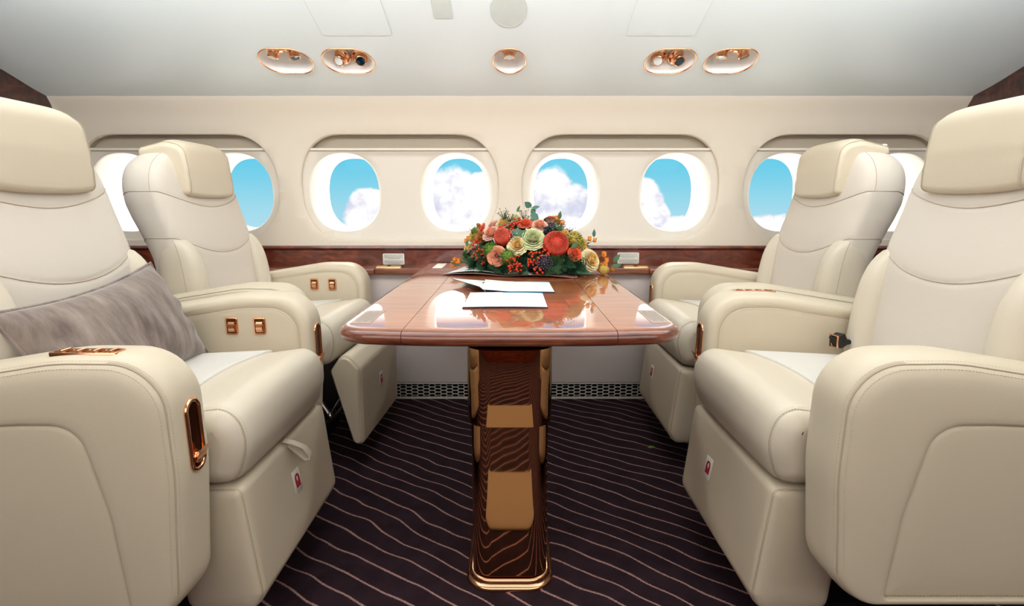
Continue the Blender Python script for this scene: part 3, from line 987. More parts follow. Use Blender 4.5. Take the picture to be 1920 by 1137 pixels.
    for z in zs:
        w_, d_ = bw(z), bd(z); xf = interp(BX, z); ring = []
        for j in range(K):
            t = 2*PI*j/K; c, s = math.cos(t), math.sin(t)
            n_ = NS if c > 0 else 2.6
            r_ = (abs(c)**n_+abs(s)**n_)**(-1/n_)
            y = w_*r_*s; x = xf-d_+d_*r_*c*(1 if c > 0 else 1.75+.6*max(0, min(1, (z-.8)/.2)))
            if c > 0: x -= groove(y, z)
            else: x -= groove(y, z)*-.5
            ring.append(Vector((x, y, z))+sh)
        rings.append(ring)
    m.loft(rings)
    c = m
    for sf in (seam1, seam2):
        ln = []
        for k in range(101):
            t = -2.3+4.6*k/100; cc, ss = math.cos(t), math.sin(t); n_ = NS if cc > 0 else 2.6; r_ = (abs(cc)**n_+abs(ss)**n_)**(-1/n_)
            z = sf(.2)
            for _ in range(4): y = bw(z)*r_*ss; z = sf(y)
            ex = (.98 if cc > 0 else 1.75+.6*max(0, min(1, (z-.8)/.2)))
            ln.append(Vector((interp(BX, z)-bd(z)+bd(z)*r_*cc*ex, y, z))+sh)
        c.tube(ln, .0013, 6, mi=1)
    for s in (-1, 1):   # gusset seam over the shoulder
        pts = []
        for k in range(24):
            z = 1.045+.165*math.sin(PI/2*k/23)*.985; w_ = bw(z); d_ = bd(z); t = 1.32
            cc, ss = math.cos(t), math.sin(t); r_ = (abs(cc)**NS+abs(ss)**NS)**(-1/NS)
            pts.append(Vector((interp(BX, z)-d_+d_*r_*cc, s*w_*r_*ss, z))+sh)
        c.tube(pts, .0012, 6, mi=1)
    back = m.build('backrest', [back_col, 'seam'], root, angle=80)
    # side bolsters
    for s in (-1, 1):
        m = MB(); rings = []
        for k in range(25):
            t = k/24; z = .50+.385*t
            f = max(.001, 1-(abs(t-.38)/.62)**3.2 if t > .38 else 1-(abs(t-.38)/.5)**4)**(1/2.4)
            yc = s*(.232-.006*t); xc = interp(BX, z)-.055
            ring = []
            for j in range(36):
                a = 2*PI*j/36; cc, ss = math.cos(a), math.sin(a); n_ = 2.5; r_ = (abs(cc)**n_+abs(ss)**n_)**(-1/n_)
                ring.append(Vector((xc+.085*f*r_*cc, yc+.046*f**.6*r_*ss, z))+sh)
            rings.append(ring)
        m.loft(rings); c = m; c.tube([r[7 if s > 0 else 29]+Vector((.0003, 0, 0)) for r in rings[2:-1]], .0011, 6, mi=1); m.build('side_bolster', ['leather_light', 'seam'], root, angle=80)
    # headrest: leather saddle over the top
    HR = [(-.518, 1.026, .018), (-.516, 1.13, .15), (-.528, 1.230, .058), (-.60, 1.246, .06), (-.700, 1.222, .014), (-.704, 1.192, .006), (-.66, 1.188, .01), (-.61, 1.165, .03), (-.565, 1.10, .06), (-.556, 1.026, .012)]
    hh = .152

    def hr(x, z, p):
        u = abs(p)/hh
        return Vector((x-.010*u**3*(1 if z > 1.1 else .6), p, z-.020*u**6*max(0, min(1, (z-1.1)/.13))+(.012*u**3 if z < 1.08 else 0)))+sh
    e = [(.014, -hh), (.009, -hh+.0005), (.005, -hh+.003), (.002, -hh+.007), (.0, -hh+.014)]
    mid = [(0, -hh+.014+(2*hh-.028)*k/16) for k in range(1, 16)]
    m = MB(); pillow(m, HR, e+mid+[(d, -p) for d, p in e[::-1]], hr, 6, 5)
    c = st = m
    for s in (-1, 1):
        q = [hr(a.x, a.y, s*(hh-.010)) for a in rp(inset(HR, -.0006), 6, 5)]
        c.tube(q[:52], .001, 6, mi=1); stitches(st, [v+Vector((0, -s*.005, .0003)) for v in q[:50]], .005, .003, .0006)
    hd = m.build('headrest', ['leather', 'seam', 'stitch'], root, angle=80)
    if knob:
        k = MB(); M_ = Matrix.Translation(Vector((-.722, .085, 1.216))+sh) @ Matrix.Rotation(PI/2, 4, 'Y')
        k.tube([Vector((-.722, .085, 1.18))+sh, Vector((-.722, .085, 1.216))+sh], .004, 8); k.lathe([(.006, -.012), (.014, -.010), (.014, .004), (.010, .008), (.004, .008)], M_, 20); k.build('headrest_knob', 'steel', root)
    if belt:
        k = MB(); yb = -.235
        k.tube([(-.44, yb, .585), (-.40, yb+.01, .60), (-.375, yb+.012, .602)], .008, 8); b_ = k.build('seat_belt', 'black', root)
        k = MB(); k.box((-.365, yb+.012, .606), (.028, .034, .034), rot=Euler((.1, .5, .2)).to_matrix()); k.build('belt_buckle', 'black', b_, smooth=False)
        k = MB(); k.tube([(-.352, yb-.007, .585), (-.352, yb+.030, .588), (-.350, yb+.030, .622), (-.350, yb-.007, .62)], .003, 6, closed=True); k.build('buckle_frame', 'gold', b_)
    return root


SL = .62
seat('aircraft_seat', -.62, 1.33, 0, 'cream leather seat in the left foreground with the velvet pillow on it', (-1, 1), ('top', 'inner'), back_dx=.035, strap=True, arm_bottom=.195)
seat('aircraft_seat', -.70, 2.20, math.radians(-3), 'cream leather seat at the back left, by the windows, its leg rest swung out', (-1,), ('inner',), back_dx=.02, leg_out=math.radians(7))
seat('aircraft_seat', .60, 1.33, PI, 'cream leather seat in the right foreground with a black belt buckle and no pillow', (-1,), ('top',), back_dx=.035, belt=True)
seat('aircraft_seat', .665, 2.20, PI, 'cream leather seat at the back right, by the windows, its leg rest folded in', (-1,), (), back_dx=-.01, knob=True)

# ------------------------------------------------------------ velvet pillow


def velvet_pillow():
    A, B = .268, .150; m = MB(); n, k = 44, 30
    C = Vector((-.966, 1.300, .677)); M = Matrix.Translation(C) @ Euler((math.radians(5), math.radians(-24), math.radians(1))).to_matrix().to_4x4()

    def pt(u, v, s):
        pin = 1-.06*(1-abs(v)**2)*abs(u)**3
        pin2 = 1-.09*(1-abs(u)**2.0)*abs(v)**3
        th = .070*(max(0, 1-abs(u)**3)*max(0, 1-abs(v)**2.6))**.55
        th += .004*math.sin(9*u+3*v)*(1-u*u)*(1-v*v)+.006*math.exp(-((abs(u)-.85)/.1)**2)*(1-v*v)*math.sin(12*v)
        return M @ Vector((s*th, A*u*pin2**0*pin**0*(1-.07*(1-v*v)), B*v*(1-.15*(1-u*u))))
    for s in (-1, 1):
        vs = [pt(-1+2*i/n, -1+2*j/k, s) for i in range(n+1) for j in range(k+1)]
        fs = [(i*(k+1)+j, (i+1)*(k+1)+j, (i+1)*(k+1)+j+1, i*(k+1)+j+1) for i in range(n) for j in range(k)]
        m.add(vs, fs)
    o = m.build('lumbar_pillow', 'velvet', angle=80)
    tag(o, 'long taupe velvet pillow leaning on the left foreground seat', 'pillow')
    m = MB(); lp = [(-1+2*i/n, -1) for i in range(n)]+[(1, -1+2*j/k) for j in range(k)]+[(1-2*i/n, 1) for i in range(n)]+[(-1, 1-2*j/k) for j in range(k)]
    m.tube([pt(u, v, 0) for u, v in lp], .0042, 8, closed=True); m.build('piping', 'velvet', o)


velvet_pillow()

# ------------------------------------------------------------ table
TX = -.006; TZ = .717


def table():
    root = empty('conference_table', (TX, 1.42, 0), label='glossy red-brown wooden table on a polished gold pedestal between the seats', cat='table')
    org = Vector((TX, 1.42, 0))
    # outline: bowed front edge with big corners, straight sides, small corners at the wall
    W = .413; out = []
    yF, yB = 1.178, 2.695
    for k in range(61):      # front edge from left to right
        u = -1+2*k/60; out.append(Vector((W*math.copysign(min(1, abs(u)), u)*1.0, yF+.028*abs(u)**3)))
    # rebuild with rounded corners through the fillet helper
    cor = [(-W, yB, .045), (-W, yF+.030, .10), (-.18, yF+.002, .8), (.18, yF+.002, .8), (W, yF+.030, .10), (W, yB, .045)]
    m = MB(); h = .0175
    rings = [(.07, TZ-.036), (.030, TZ-.036), (.014, TZ-.0345), (.006, TZ-.031), (.0015, TZ-.025), (0, TZ-.018), (.0015, TZ-.011), (.006, TZ-.0045), (.012, TZ-.0012), (.019, TZ), (.06, TZ)]
    mis = [1, 1, 1, 1, 1, 1, 1, 1, 1, 0]
    pillow(m, cor, rings, lambda a, b, p: Vector((a, b, p)), 14, 8, mis=mis)
    for f in range(len(m.f)):
        if len(m.f[f]) > 10: m.m[f] = 0 if m.v[m.f[f][0]].z > TZ-.001 else 1
    base = m.build('tmp_top', ['table_wood', 'edge_wood'])
    me0 = base.data
    for lo, hi, nm, lb in ((-1, -.2462, 'side_leaf', None), (-.2448, .2448, 'center_leaf', None), (.2462, 1, 'side_leaf', None)):
        b = bmesh.new(); b.from_mesh(me0)
        for xx, s in ((lo, -1), (hi, 1)):
            g = b.verts[:]+b.edges[:]+b.faces[:]
            r = bmesh.ops.bisect_plane(b, geom=g, plane_co=(xx, 0, 0), plane_no=(s, 0, 0), clear_outer=True)
            ed = [e for e in r['geom_cut'] if isinstance(e, bmesh.types.BMEdge)]
            if ed: bmesh.ops.contextual_create(b, geom=ed, mat_nr=1)
        bmesh.ops.recalc_face_normals(b, faces=b.faces)
        me = bpy.data.meshes.new(nm); b.to_mesh(me); b.free()
        for mm in ('table_wood', 'edge_wood'): me.materials.append(MATS[mm])
        me.polygons.foreach_set('use_smooth', [True]*len(me.polygons)); me.set_sharp_from_angle(angle=math.radians(35))
        o = bpy.data.objects.new(nm, me); COL.objects.link(o); o.parent = root; o.location = Vector((TX, 0, 0))-org
    bpy.data.objects.remove(base)
    # hinge strips in the seams and an underframe
    m = MB()
    for s in (-1, 1): m.box(Vector((TX+s*.2455, 1.94, TZ-.02))-org, (.0012, 1.48, .012))
    m.build('seam_strip', 'line_dark', root, smooth=False)
    m = MB(); m.box(Vector((TX, 1.80, TZ-.051))-org, (.34, .95, .026)); m.build('underframe', 'black', root, smooth=False)
    # pedestal
    fr = lambda a, b, p: Vector((a, b, p))
    m = MB(); pillow(m, rrect(.200, .33, .052, 0, 1.445-1.42+.0), [(0, .03), (0, .465)], fr, 10, 3); m.build('pedestal_column', 'pedestal_gold', root, angle=40)
    m = MB(); pillow(m, rrect(.216, .346, .060, 0, .025), [(.008, .452), (.001, .452), (0, .454), (0, TZ-.066), (.004, TZ-.064)], fr, 10, 3); m.build('pedestal_sleeve', 'pedestal_gold', root, angle=40)
    m = MB(); pillow(m, rrect(.236, .372, .070, 0, .025), [(0, 0), (0, .006), (.003, .011), (.008, .013), (.011, .016), (.011, .022), (.014, .027), (.018, .0275), (.019, .024), (.028, .024)], fr, 10, 3)
    m.build('pedestal_base', 'gold', root, angle=60)
    return root


table()


def table_label(loop, label, dark=False):
    m = MB(); c = sum((Vector(p) for p in loop), Vector((0, 0)))/len(loop)
    m.loft([[Vector((p[0], p[1], TZ+h))-Vector((c.x, c.y, TZ)) for p in loop] for h in (.0001, .0008)])
    o = m.build('placard', 'plate' if not dark else 'white_label', smooth=False, loc=(c.x, c.y, TZ)); tag(o, label, 'placard')
    if not dark:
        k = MB()
        x0, x1 = min(p[0] for p in loop), max(p[0] for p in loop); y0, y1 = min(p[1] for p in loop), max(p[1] for p in loop)
        for i in range(10):
            x = x0+.006+(x1-x0-.012)*i/9; L_ = (y1-y0)*(.80 if i % 4 else .6)
            k.box(Vector((x, (y0+y1)/2, TZ+.001))-Vector((c.x, c.y, TZ)), (.0011, L_, .0004))
        k.build('fine_print', 'ink', o, smooth=False)
    return o


table_label([(-.392, 1.279), (-.342, 1.279), (-.342, 1.44), (-.392, 1.44)], 'beige fine-print placard flat on the left front corner of the table')
table_label([(.340, 1.285), (.387, 1.285), (.387, 1.444), (.340, 1.444)], 'beige fine-print placard flat on the right front corner of the table')
table_label([(-.362, 2.44), (-.318, 2.44), (-.318, 2.635), (-.362, 2.635)], 'small white sticker at the far left end of the table', True)

# printed folders on the table


def quadgrid(m, P, th, n=10, mi_top=0, warp=None, z0=TZ+.001, bot=1):
    a, b, c, d = [Vector(p) for p in P]
    top = []; 
    for i in range(n+1):
        for j in range(n+1):
            u, v = i/n, j/n; q = a*(1-u)*(1-v)+b*u*(1-v)+c*u*v+d*(1-u)*v; z = z0+(warp(u, v) if warp else 0)
            top.append(Vector((q.x, q.y, z)))
    N_ = (n+1)*(n+1); fs = [(i*(n+1)+j, (i+1)*(n+1)+j, (i+1)*(n+1)+j+1, i*(n+1)+j+1) for i in range(n) for j in range(n)]
    m.add([p+Vector((0, 0, th)) for p in top], fs, mi_top)
    m.add(top, fs, bot)
    idx = [i*(n+1) for i in range(n+1)]+[n*(n+1)+j for j in range(1, n+1)]+[i*(n+1)+n for i in range(n-1, -1, -1)]+[j for j in range(n-1, 0, -1)]
    m.loft([[top[i] for i in idx], [top[i]+Vector((0, 0, th)) for i in idx]], cap0=False, cap1=False, mi=bot)


def folder(P, label, fold=None):
    c = sum((Vector(p) for p in P), Vector((0, 0)))/4
    root = empty('printed_menu', (c.x, c.y, TZ), label=label, cat='booklet')
    Q = [(p[0]-c.x, p[1]-c.y) for p in P]
    m = MB(); quadgrid(m, Q, .0016, 8, 0, None, .0002, 0); m.build('cover', 'paper_cover', root, smooth=False)
    wp = (lambda u, v: .006*u*(1-u)+(.004*v if not fold else .012*max(0, .35-u)*2))
    s = .985; Q2 = [(p[0]*s, p[1]*s) for p in Q]
    m = MB(); quadgrid(m, Q2, .002, 16, 0, wp, .0022, 1); m.build('page', ['paper', 'paper_navy'], root, angle=30)
    a, b, c2, d = [Vector(p) for p in Q2]
    # blue printed band along the far edge
    m = MB(); top = []
    n = 14; fs = []
    for i in range(n+1):
        u = .45+.55*i/n
        for v in (1-.10*(.3+.7*i/n)-.03*math.sin(5*u), .995):
            q = a*(1-u)*(1-v)+b*u*(1-v)+c2*u*v+d*(1-u)*v; top.append(Vector((q.x, q.y, .0022+.0022+wp(u, v))))
    fs = [(2*i, 2*i+2, 2*i+3, 2*i+1) for i in range(n)]
    m.add(top, fs); m.build('printed_band', 'paper_blue', root, smooth=False, fix=False)
    return root


folder([(-.138, 1.470), (.100, 1.470), (.098, 1.700), (-.134, 1.700)], 'white folded menu lying nearest the front edge of the table')
r = folder([(-.100, 1.735), (.140, 1.735), (.137, 1.975), (-.100, 1.975)], 'white open menu with a lifted left leaf, behind the front one', True)
m = MB(); quadgrid(m, [(-.105-.02, -.112), (-.085-.02, -.125), (-.11, .125), (-.235, .085)], .0016, 8, 0, lambda u, v: .014*(1-u)+.002, .003, 1)
m.build('lifted_leaf', ['paper', 'paper_cover'], r, angle=30)
m = MB(); quadgrid(m, [(-.125, .05), (-.108, .05), (-.095, .12), (-.112, .12)], .0008, 3, 0, lambda u, v: .003, .006, 0); m.build('ribbon', 'paper_navy', r, smooth=False)
# open menu under the bouquet
root = empty('open_menu', (-.02, 2.25, TZ), label='large open menu with mauve cover spread under the flowers', cat='booklet')
m = MB()
quadgrid(m, [(-.272, -.062), (.275, -.165), (.30, .10), (-.20, .17)], .0016, 30, 0, lambda u, v: .0015+.008*abs(math.sin(u*6.5))*(1-.3*v), .0005, 0); m.build('cover', 'wrap', root, angle=60)
m = MB(); quadgrid(m, [(-.240, -.055), (-.020, -.090), (-.03, .15), (-.195, .16)], .0016, 12, 0, lambda u, v: .012*math.sin(u*PI*.95), .0075, 0); m.build('page', 'paper', root, angle=60)
m = MB(); quadgrid(m, [(-.014, -.095), (.10, -.125), (.12, .12), (-.02, .15)], .0016, 12, 0, lambda u, v: .010*math.sin(u*PI*.95), .0075, 0); m.build('page', 'paper', root, angle=60)

# ------------------------------------------------------------ signs and outlets on the side ledge
for xc, zc, lb in ((-.594, .731, 'small white notice on the wood rail left of the table'), (.583, .736, 'small white notice on the wood rail right of the table')):
    root = empty('notice_plate', (xc, 2.713, zc), label=lb, cat='sign')
    m = MB(); pillow(m, rrect(.108, .056, .006), [(0, 0), (0, .0012), (.0006, .0018)], lambda a, b, p: (a, -p, b), 5, 1); m.build('plate', 'white_label', root)
    k = MB()
    rg = random.Random(5)
    for i, z in enumerate((.022, .017, .012, .007, .002, -.008, -.013, -.018, -.023)):
        x = -.046 if i not in (4, 8) else -.03; e_ = .046 if i not in (4, 8) else .03
        while x < e_:
            w_ = rg.uniform(.004, .010); w_ = min(w_, e_-x+.002); k.box((x+w_/2, -.0021, z), (w_, .0004, .0022)); x += w_+.0016
    k.build('fine_print', 'ink', root, smooth=False)
for sx, xx in ((-1, (-.675, -.545, -.478)), (1, (.55, .675, .50))):
    root = empty('outlet_plate', ((xx[0]+xx[1])/2, 2.675, .694), label='pale gold outlet plate on the ledge %s of the table' % ('left' if sx < 0 else 'right'), cat='outlet')
    m = MB(); pillow(m, rrect(.125, .042, .004), [(0, 0), (0, .003), (.001, .004)], lambda a, b, p: (a, b, p), 4, 1); m.build('plate', 'ivory_gold', root)
    for q in (-.034, .034):
        m = MB(); pillow(m, rrect(.05, .030, .004, q, 0), [(0, .003), (0, .0075), (.002, .009)], lambda a, b, p: (a, b, p), 4, 1); m.build('outlet_lid', 'ivory_gold', root)

# fallen leaf
m = MB(); m.add([(-.018, 0, .001), (-.005, .006, .008), (.014, .004, .003), (-.002, -.007, .002)], [(0, 1, 2, 3)]); m.add([(-.018, 0, .0), (-.005, .006, .007), (.014, .004, .002), (-.002, -.007, .001)], [(0, 3, 2, 1)])
tag(m.build('fallen_leaf', 'leaf_lime', loc=(.584, 2.118, .0), fix=False), 'tiny yellow-green leaf fallen on the dark carpet', 'leaf')

# ------------------------------------------------------------ bouquet
FC = Vector((.09, 2.33, TZ)); FR = Vector((.30, .21, .225))
bq = empty('flower_arrangement', tuple(FC), label='large mixed bouquet of roses, protea, berries and greenery on the table', cat='flowers')


def nrm(p):
    d = Vector(p)-FC; return Vector((d.x/FR.x**2, d.y/FR.y**2, max(d.z, 0)/FR.z**2+.3)).normalized()


def fmat(p, n=None, tw=0, off=0):
    n = n or nrm(p); q = n.to_track_quat('Z', 'Y').to_matrix().to_4x4()
    return Matrix.Translation(Vector(p)-FC+n*off) @ q @ Matrix.Rotation(tw, 4, 'Z')


def petal(m, M, w, h, curl, cup, ruf=0, mi=0, nu=6, nv=5, ph=0):
    """petal rising along +z from origin, leaning outward along +x"""
    vs = []
    for i in range(nv+1):
        v = i/nv; ww = w*math.sin(min(1, v*1.25+.18)*PI*.62)**.8*(1-.25*max(0, v-.75)*4*.5)
        for j in range(nu+1):
            u = -1+2*j/nu
            x = cup*(1-u*u*.9)*math.sin(v*PI*.5)+curl*v**3+ruf*math.sin(u*7+ph)*v*v
            vs.append(M @ Vector((x, ww*u, h*v-curl*.5*v**4-.10*h*u*u*v)))
    fs = [(i*(nu+1)+j, (i+1)*(nu+1)+j, (i+1)*(nu+1)+j+1, i*(nu+1)+j+1) for i in range(nv) for j in range(nu)]
    m.add(vs, fs, mi)


def rose(p, R, c1, c2, name='rose', n=None, layers=6, seed=0, open_=1.0):
    m = MB(); rg = random.Random(seed); M0 = fmat(p, n, rg.uniform(0, 6), -R*.35)
    for L_ in range(layers):
        t = L_/(layers-1); cnt = 3+int(L_*.9); rad = R*(.06+.62*t); h = R*(1.02-.18*t); lean = .10+.75*t*open_
        for k in range(cnt):
            a = 2*PI*(k/cnt)+L_*1.1+rg.uniform(-.1, .1)
            M = M0 @ Matrix.Rotation(a, 4, 'Z') @ Matrix.Translation((rad*.55, 0, 0)) @ Matrix.Rotation(lean*.8, 4, 'Y')
            petal(m, M, R*(.26+.42*t), h, R*.28*t*open_, R*(.10+.10*t), R*.03*t, 1 if L_ < layers*.45 else 0, ph=rg.uniform(0, 6))
    for k in range(5):
        M = M0 @ Matrix.Rotation(k*1.3, 4, 'Z') @ Matrix.Translation((R*.02, 0, 0)); petal(m, M, R*.16, R*.95, -R*.05, R*.09, 0, 1)
    o = m.build(name, [c1, c2], bq, fix=False, angle=180); return o


def dirs(n, seed=0, zmin=-1.0):
    out = []
    for i in range(n):
        z = 1-(1-zmin)*(i+.5)/n; a = i*2.39996+seed; r = math.sqrt(max(0, 1-z*z)); out.append(Vector((r*math.cos(a), r*math.sin(a), z)))
    return out


def spike(m, a, b, r0, r1, mid=None, mi=0, n=4):
    pts = [a, mid, b] if mid else [a, b]; k = len(pts); m.tube(pts, [r0+(r1-r0)*i/(k-1) for i in range(k)], n, mi=mi)


def protea(p, R, squash=.75, seed=1):
    m = MB(); M = fmat(p, None, 0, 0); rg = random.Random(seed)
    for d in dirs(330, seed, -.35):
        d2 = Vector((d.x, d.y, d.z*squash)); a = M @ (d2*R*.35)
        tip = d2*R; q = d2*R*.85+Vector((0, 0, -.10*R*(1-d.z)))
        tip2 = tip*1.02+Vector((-d.x*.28*R, -d.y*.28*R, .30*R*(1-abs(d.z))))
        spike(m, a, M @ tip2, .0016, .0013, M @ q, mi=0, n=4)
        m.ball(M @ tip2, .0019, 4, mi=1)
    c = [M @ (Vector((d.x, d.y, d.z*squash))*R*.62) for d in dirs(10)]
    m.ball(M @ Vector((0, 0, 0)), R*.5, 10, mi=2)
    return m.build('protea', ['petal_coral', 'petal_coral2', 'petal_coral'], bq, fix=False, angle=180)


def fuzzy(p, R, name, mats, cnt=340, r0=.0011, seed=0, jit=.12, zmin=-1, mi2=.2, core=.7):
    m = MB(); M = fmat(p, None, 0, -R*.15); rg = random.Random(seed)
    m.ball(M @ Vector((0, 0, 0)), R*core, 10)
    for d in dirs(cnt, seed, zmin):
        d = (d+Vector((rg.uniform(-1, 1), rg.uniform(-1, 1), rg.uniform(-1, 1)))*jit).normalized()
        spike(m, M @ (d*R*core*.9), M @ (d*R*rg.uniform(.9, 1.06)), r0, r0*.4, mi=1 if rg.random() < mi2 else 0, n=3)
    return m.build(name, mats, bq, fix=False, angle=180)


def scabiosa(p, R, seed=0, white=True):
    m = MB(); M = fmat(p, None, 0, -R*.2); rg = random.Random(seed)
    m.ball(M @ Vector((0, 0, 0)), R*.75, 12)
    for k in range(3):
        for j in range(12):
            petal(m, M @ Matrix.Rotation(j*.5236+k*.2, 4, 'Z') @ Matrix.Translation((R*.3, 0, 0)) @ Matrix.Rotation(1.3-.35*k, 4, 'Y'), R*.22, R*.75, R*.1, R*.05, R*.04, ph=j)
    if white:
        for d in dirs(46, seed, .1):
            spike(m, M @ (d*R*.7), M @ (d*R*1.05), .0006, .0006, n=3); m.ball(M @ (d*R*1.05), .0013, 4, mi=1)
    return m.build('scabiosa', ['petal_dark', 'white_label'], bq, fix=False, angle=180)


def berries(p, R, cnt, r=.0052, seed=0, mt='berry_red', name='berry_cluster', sq=.7):
    m = MB(); M = fmat(p, None, 0, 0); rg = random.Random(seed); pts = []
    tries = 0
    while len(pts) < cnt and tries < 4000:
        tries += 1
        q = Vector((rg.uniform(-1, 1), rg.uniform(-1, 1), rg.uniform(-.6, 1)*sq))*R
        if q.length > R or any((q-w_).length < r*1.75 for w_ in pts): continue
        pts.append(q)
    for q in pts:
        m.ball(M @ q, r*rg.uniform(.88, 1.1), 8); m.tube([M @ (q*.2+Vector((0, 0, -R*.5))), M @ (q*.9)], .0008, 4, mi=1)
    return m.build(name, [mt, 'stem'], bq, fix=False, angle=180)


def leafm(m, M, L_, W_, mi=0, fold=.15, bend=.2, n=6):
    vs = []
    for i in range(n+1):
        v = i/n; w_ = W_*math.sin(PI*v**.8)*.5+.0002
        for u in (-1, 0, 1): vs.append(M @ Vector((v*L_, u*w_, -bend*L_*v*v+abs(u)*fold*w_)))
    fs = []
    for i in range(n):
        for j in range(2): a = i*3+j; fs.append((a, a+1, a+4, a+3))
    m.add(vs, fs, mi)


def frond(m, M, L_, cnt, ll, lw, mi=0, bend=.25):
    m.tube([M @ Vector((L_*t, 0, -bend*L_*t*t)) for t in (0, .25, .5, .75, 1)], .0009, 4, mi=mi)
    for i in range(cnt):
        t = .1+.9*i/cnt
        for s in (-1, 1):
            sc = math.sin(PI*(t*.75+.2))
            Ml = M @ Matrix.Translation((L_*t, 0, -bend*L_*t*t)) @ Matrix.Rotation(s*1.0, 4, 'Z'); leafm(m, Ml, ll*sc, lw, mi, bend=.1, n=3)


def feathery(p, R, seed, mt='leaf_dark', cnt=26):
    m = MB(); rg = random.Random(seed); M = fmat(p, None, 0, -.01)
    for k in range(cnt):
        a = rg.uniform(0, 2*PI); el = rg.uniform(.1, 1.3)
        frond(m, M @ Matrix.Rotation(a, 4, 'Z') @ Matrix.Rotation(-el, 4, 'Y'), R*rg.uniform(.7, 1.1), 7, R*.35, .004, 0, .3)
    return m.build('asparagus_fern', [mt], bq, fix=False, angle=180)


# basket / foam and filler foliage
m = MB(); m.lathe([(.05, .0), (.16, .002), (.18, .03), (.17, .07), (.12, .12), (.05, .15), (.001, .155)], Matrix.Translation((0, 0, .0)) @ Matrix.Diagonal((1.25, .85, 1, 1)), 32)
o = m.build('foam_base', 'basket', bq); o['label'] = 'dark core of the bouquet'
m = MB(); rg = random.Random(3)
for i, d in enumerate(dirs(620, 1, .0)):
    P = Vector((d.x*FR.x*.80, d.y*FR.y*.80, d.z*FR.z*.78+.012)); nn = Vector((d.x, d.y, d.z)).normalized()
    ax = (nn+Vector((rg.uniform(-1, 1), rg.uniform(-1, 1), rg.uniform(-.6, .8)))*.7).normalized()
    M = Matrix.Translation(P) @ ax.to_track_quat('X', 'Z').to_matrix().to_4x4() @ Matrix.Rotation(rg.uniform(-1.5, 1.5), 4, 'X')
    leafm(m, M, rg.uniform(.025, .048), rg.uniform(.010, .018), 0 if rg.random() < .75 else 1, bend=rg.uniform(0, .4))
m.v = [Vector((v.x, v.y, max(v.z, .003))) for v in m.v]
tag(m.build('foliage', ['leaf_dark', 'leaf_mid'], bq, fix=False, angle=180), kind='stuff')
for i, (p, R, mt) in enumerate([((.03, 2.140, .770), .05, 'leaf_dark'), ((.157, 2.125, .768), .055, 'leaf_mid'), ((.21, 2.14, .772), .05, 'leaf_dark'), ((.255, 2.15, .750), .055, 'leaf_dark'), ((-.13, 2.22, .80), .05, 'leaf_mid'),
                                ((-.11, 2.19, .755), .055, 'leaf_dark'), ((-.16, 2.25, .76), .05, 'leaf_dark'), ((.18, 2.20, .895), .04, 'leaf_mid'), ((-.05, 2.15, .755), .05, 'leaf_dark'), ((.29, 2.19, .735), .045, 'leaf_dark'), ((.10, 2.15, .80), .04, 'leaf_mid'), ((-.19, 2.28, .79), .04, 'leaf_mid'), ((.07, 2.17, .83), .04, 'leaf_dark')]):
    feathery(p, R, i, mt)
# blooms
protea((.173, 2.150, .846), .064, .62)
m_ = protea((-.035, 2.185, .870), .044, .9, 4)
rose((.022, 2.150, .842), .038, 'petal_cream', 'petal_yellow', seed=2)
rose((.318, 2.185, .780), .042, 'petal_cream', 'petal_yellow', seed=3)
rose((.082, 2.155, .868), .046, 'petal_green', 'petal_green', 'ranunculus', seed=4, layers=7)
rose((-.060, 2.145, .800), .036, 'petal_peach', 'petal_peach', seed=5, n=Vector((-.15, -1, .15)).normalized())
rose((-.085, 2.225, .886), .036, 'petal_pink', 'petal_peach', seed=6)
rose((.112, 2.205, .918), .032, 'petal_pink', 'petal_peach', seed=7)
rose((.055, 2.213, .926), .027, 'petal_orange', 'petal_orange', 'ranunculus', seed=8)
rose((.250, 2.150, .808), .027, 'petal_orange', 'petal_orange', 'ranunculus', seed=9)
rose((-.035, 2.25, .926), .032, 'petal_cream', 'petal_yellow', seed=10)
rose((-.075, 2.285, .918), .028, 'petal_pink', 'petal_pink', seed=16)
rose((.012, 2.280, .945), .026, 'petal_cream', 'petal_green', seed=11)
rose((.212, 2.200, .885), .024, 'petal_cream', 'petal_yellow', seed=12)
rose((.262, 2.235, .862), .032, 'petal_yellow', 'petal_cream', seed=13)
rose((.285, 2.21, .830), .026, 'petal_yellow', 'petal_yellow', seed=14)
rose((-.185, 2.285, .820), .026, 'petal_cream', 'petal_yellow', seed=15)
rose((.18, 2.42, .93), .035, 'petal_peach', 'petal_pink', seed=17)
rose((.0, 2.42, .93), .035, 'petal_cream', 'petal_yellow', seed=18)
rose((-.12, 2.42, .86), .035, 'petal_orange', 'petal_orange', 'ranunculus', seed=19)
rose((.29, 2.40, .83), .035, 'petal_cream', 'petal_yellow', seed=20)
rose((.10, 2.50, .85), .04, 'petal_pink', 'petal_peach', seed=21)
for i, (p, R, c) in enumerate([((-.155, 2.238, .835), .026, 12), ((-.135, 2.205, .795), .030, 16), ((-.112, 2.190, .775), .018, 7), ((.010, 2.112, .772), .036, 30), ((.000, 2.115, .748), .02, 8), ((.088, 2.118, .798), .028, 18), ((.128, 2.122, .815), .024, 12),
                               ((.105, 2.108, .752), .022, 12), ((.03, 2.222, .928), .028, 20), ((-.005, 2.21, .905), .028, 20), ((-.04, 2.20, .895), .022, 14), ((.075, 2.11, .775), .018, 8)]):
    berries(p, R, c, seed=i)
fuzzy((-.085, 2.165, .822), .036, 'green_dianthus', ['leaf_lime', 'leaf_mid'], seed=1)
fuzzy((-.018, 2.130, .800), .037, 'green_dianthus', ['leaf_lime', 'leaf_mid'], seed=2)
scabiosa((.128, 2.108, .778), .031, 1)
scabiosa((.158, 2.214, .910), .026, 2)
scabiosa((-.105, 2.245, .880), .024, 3, False)
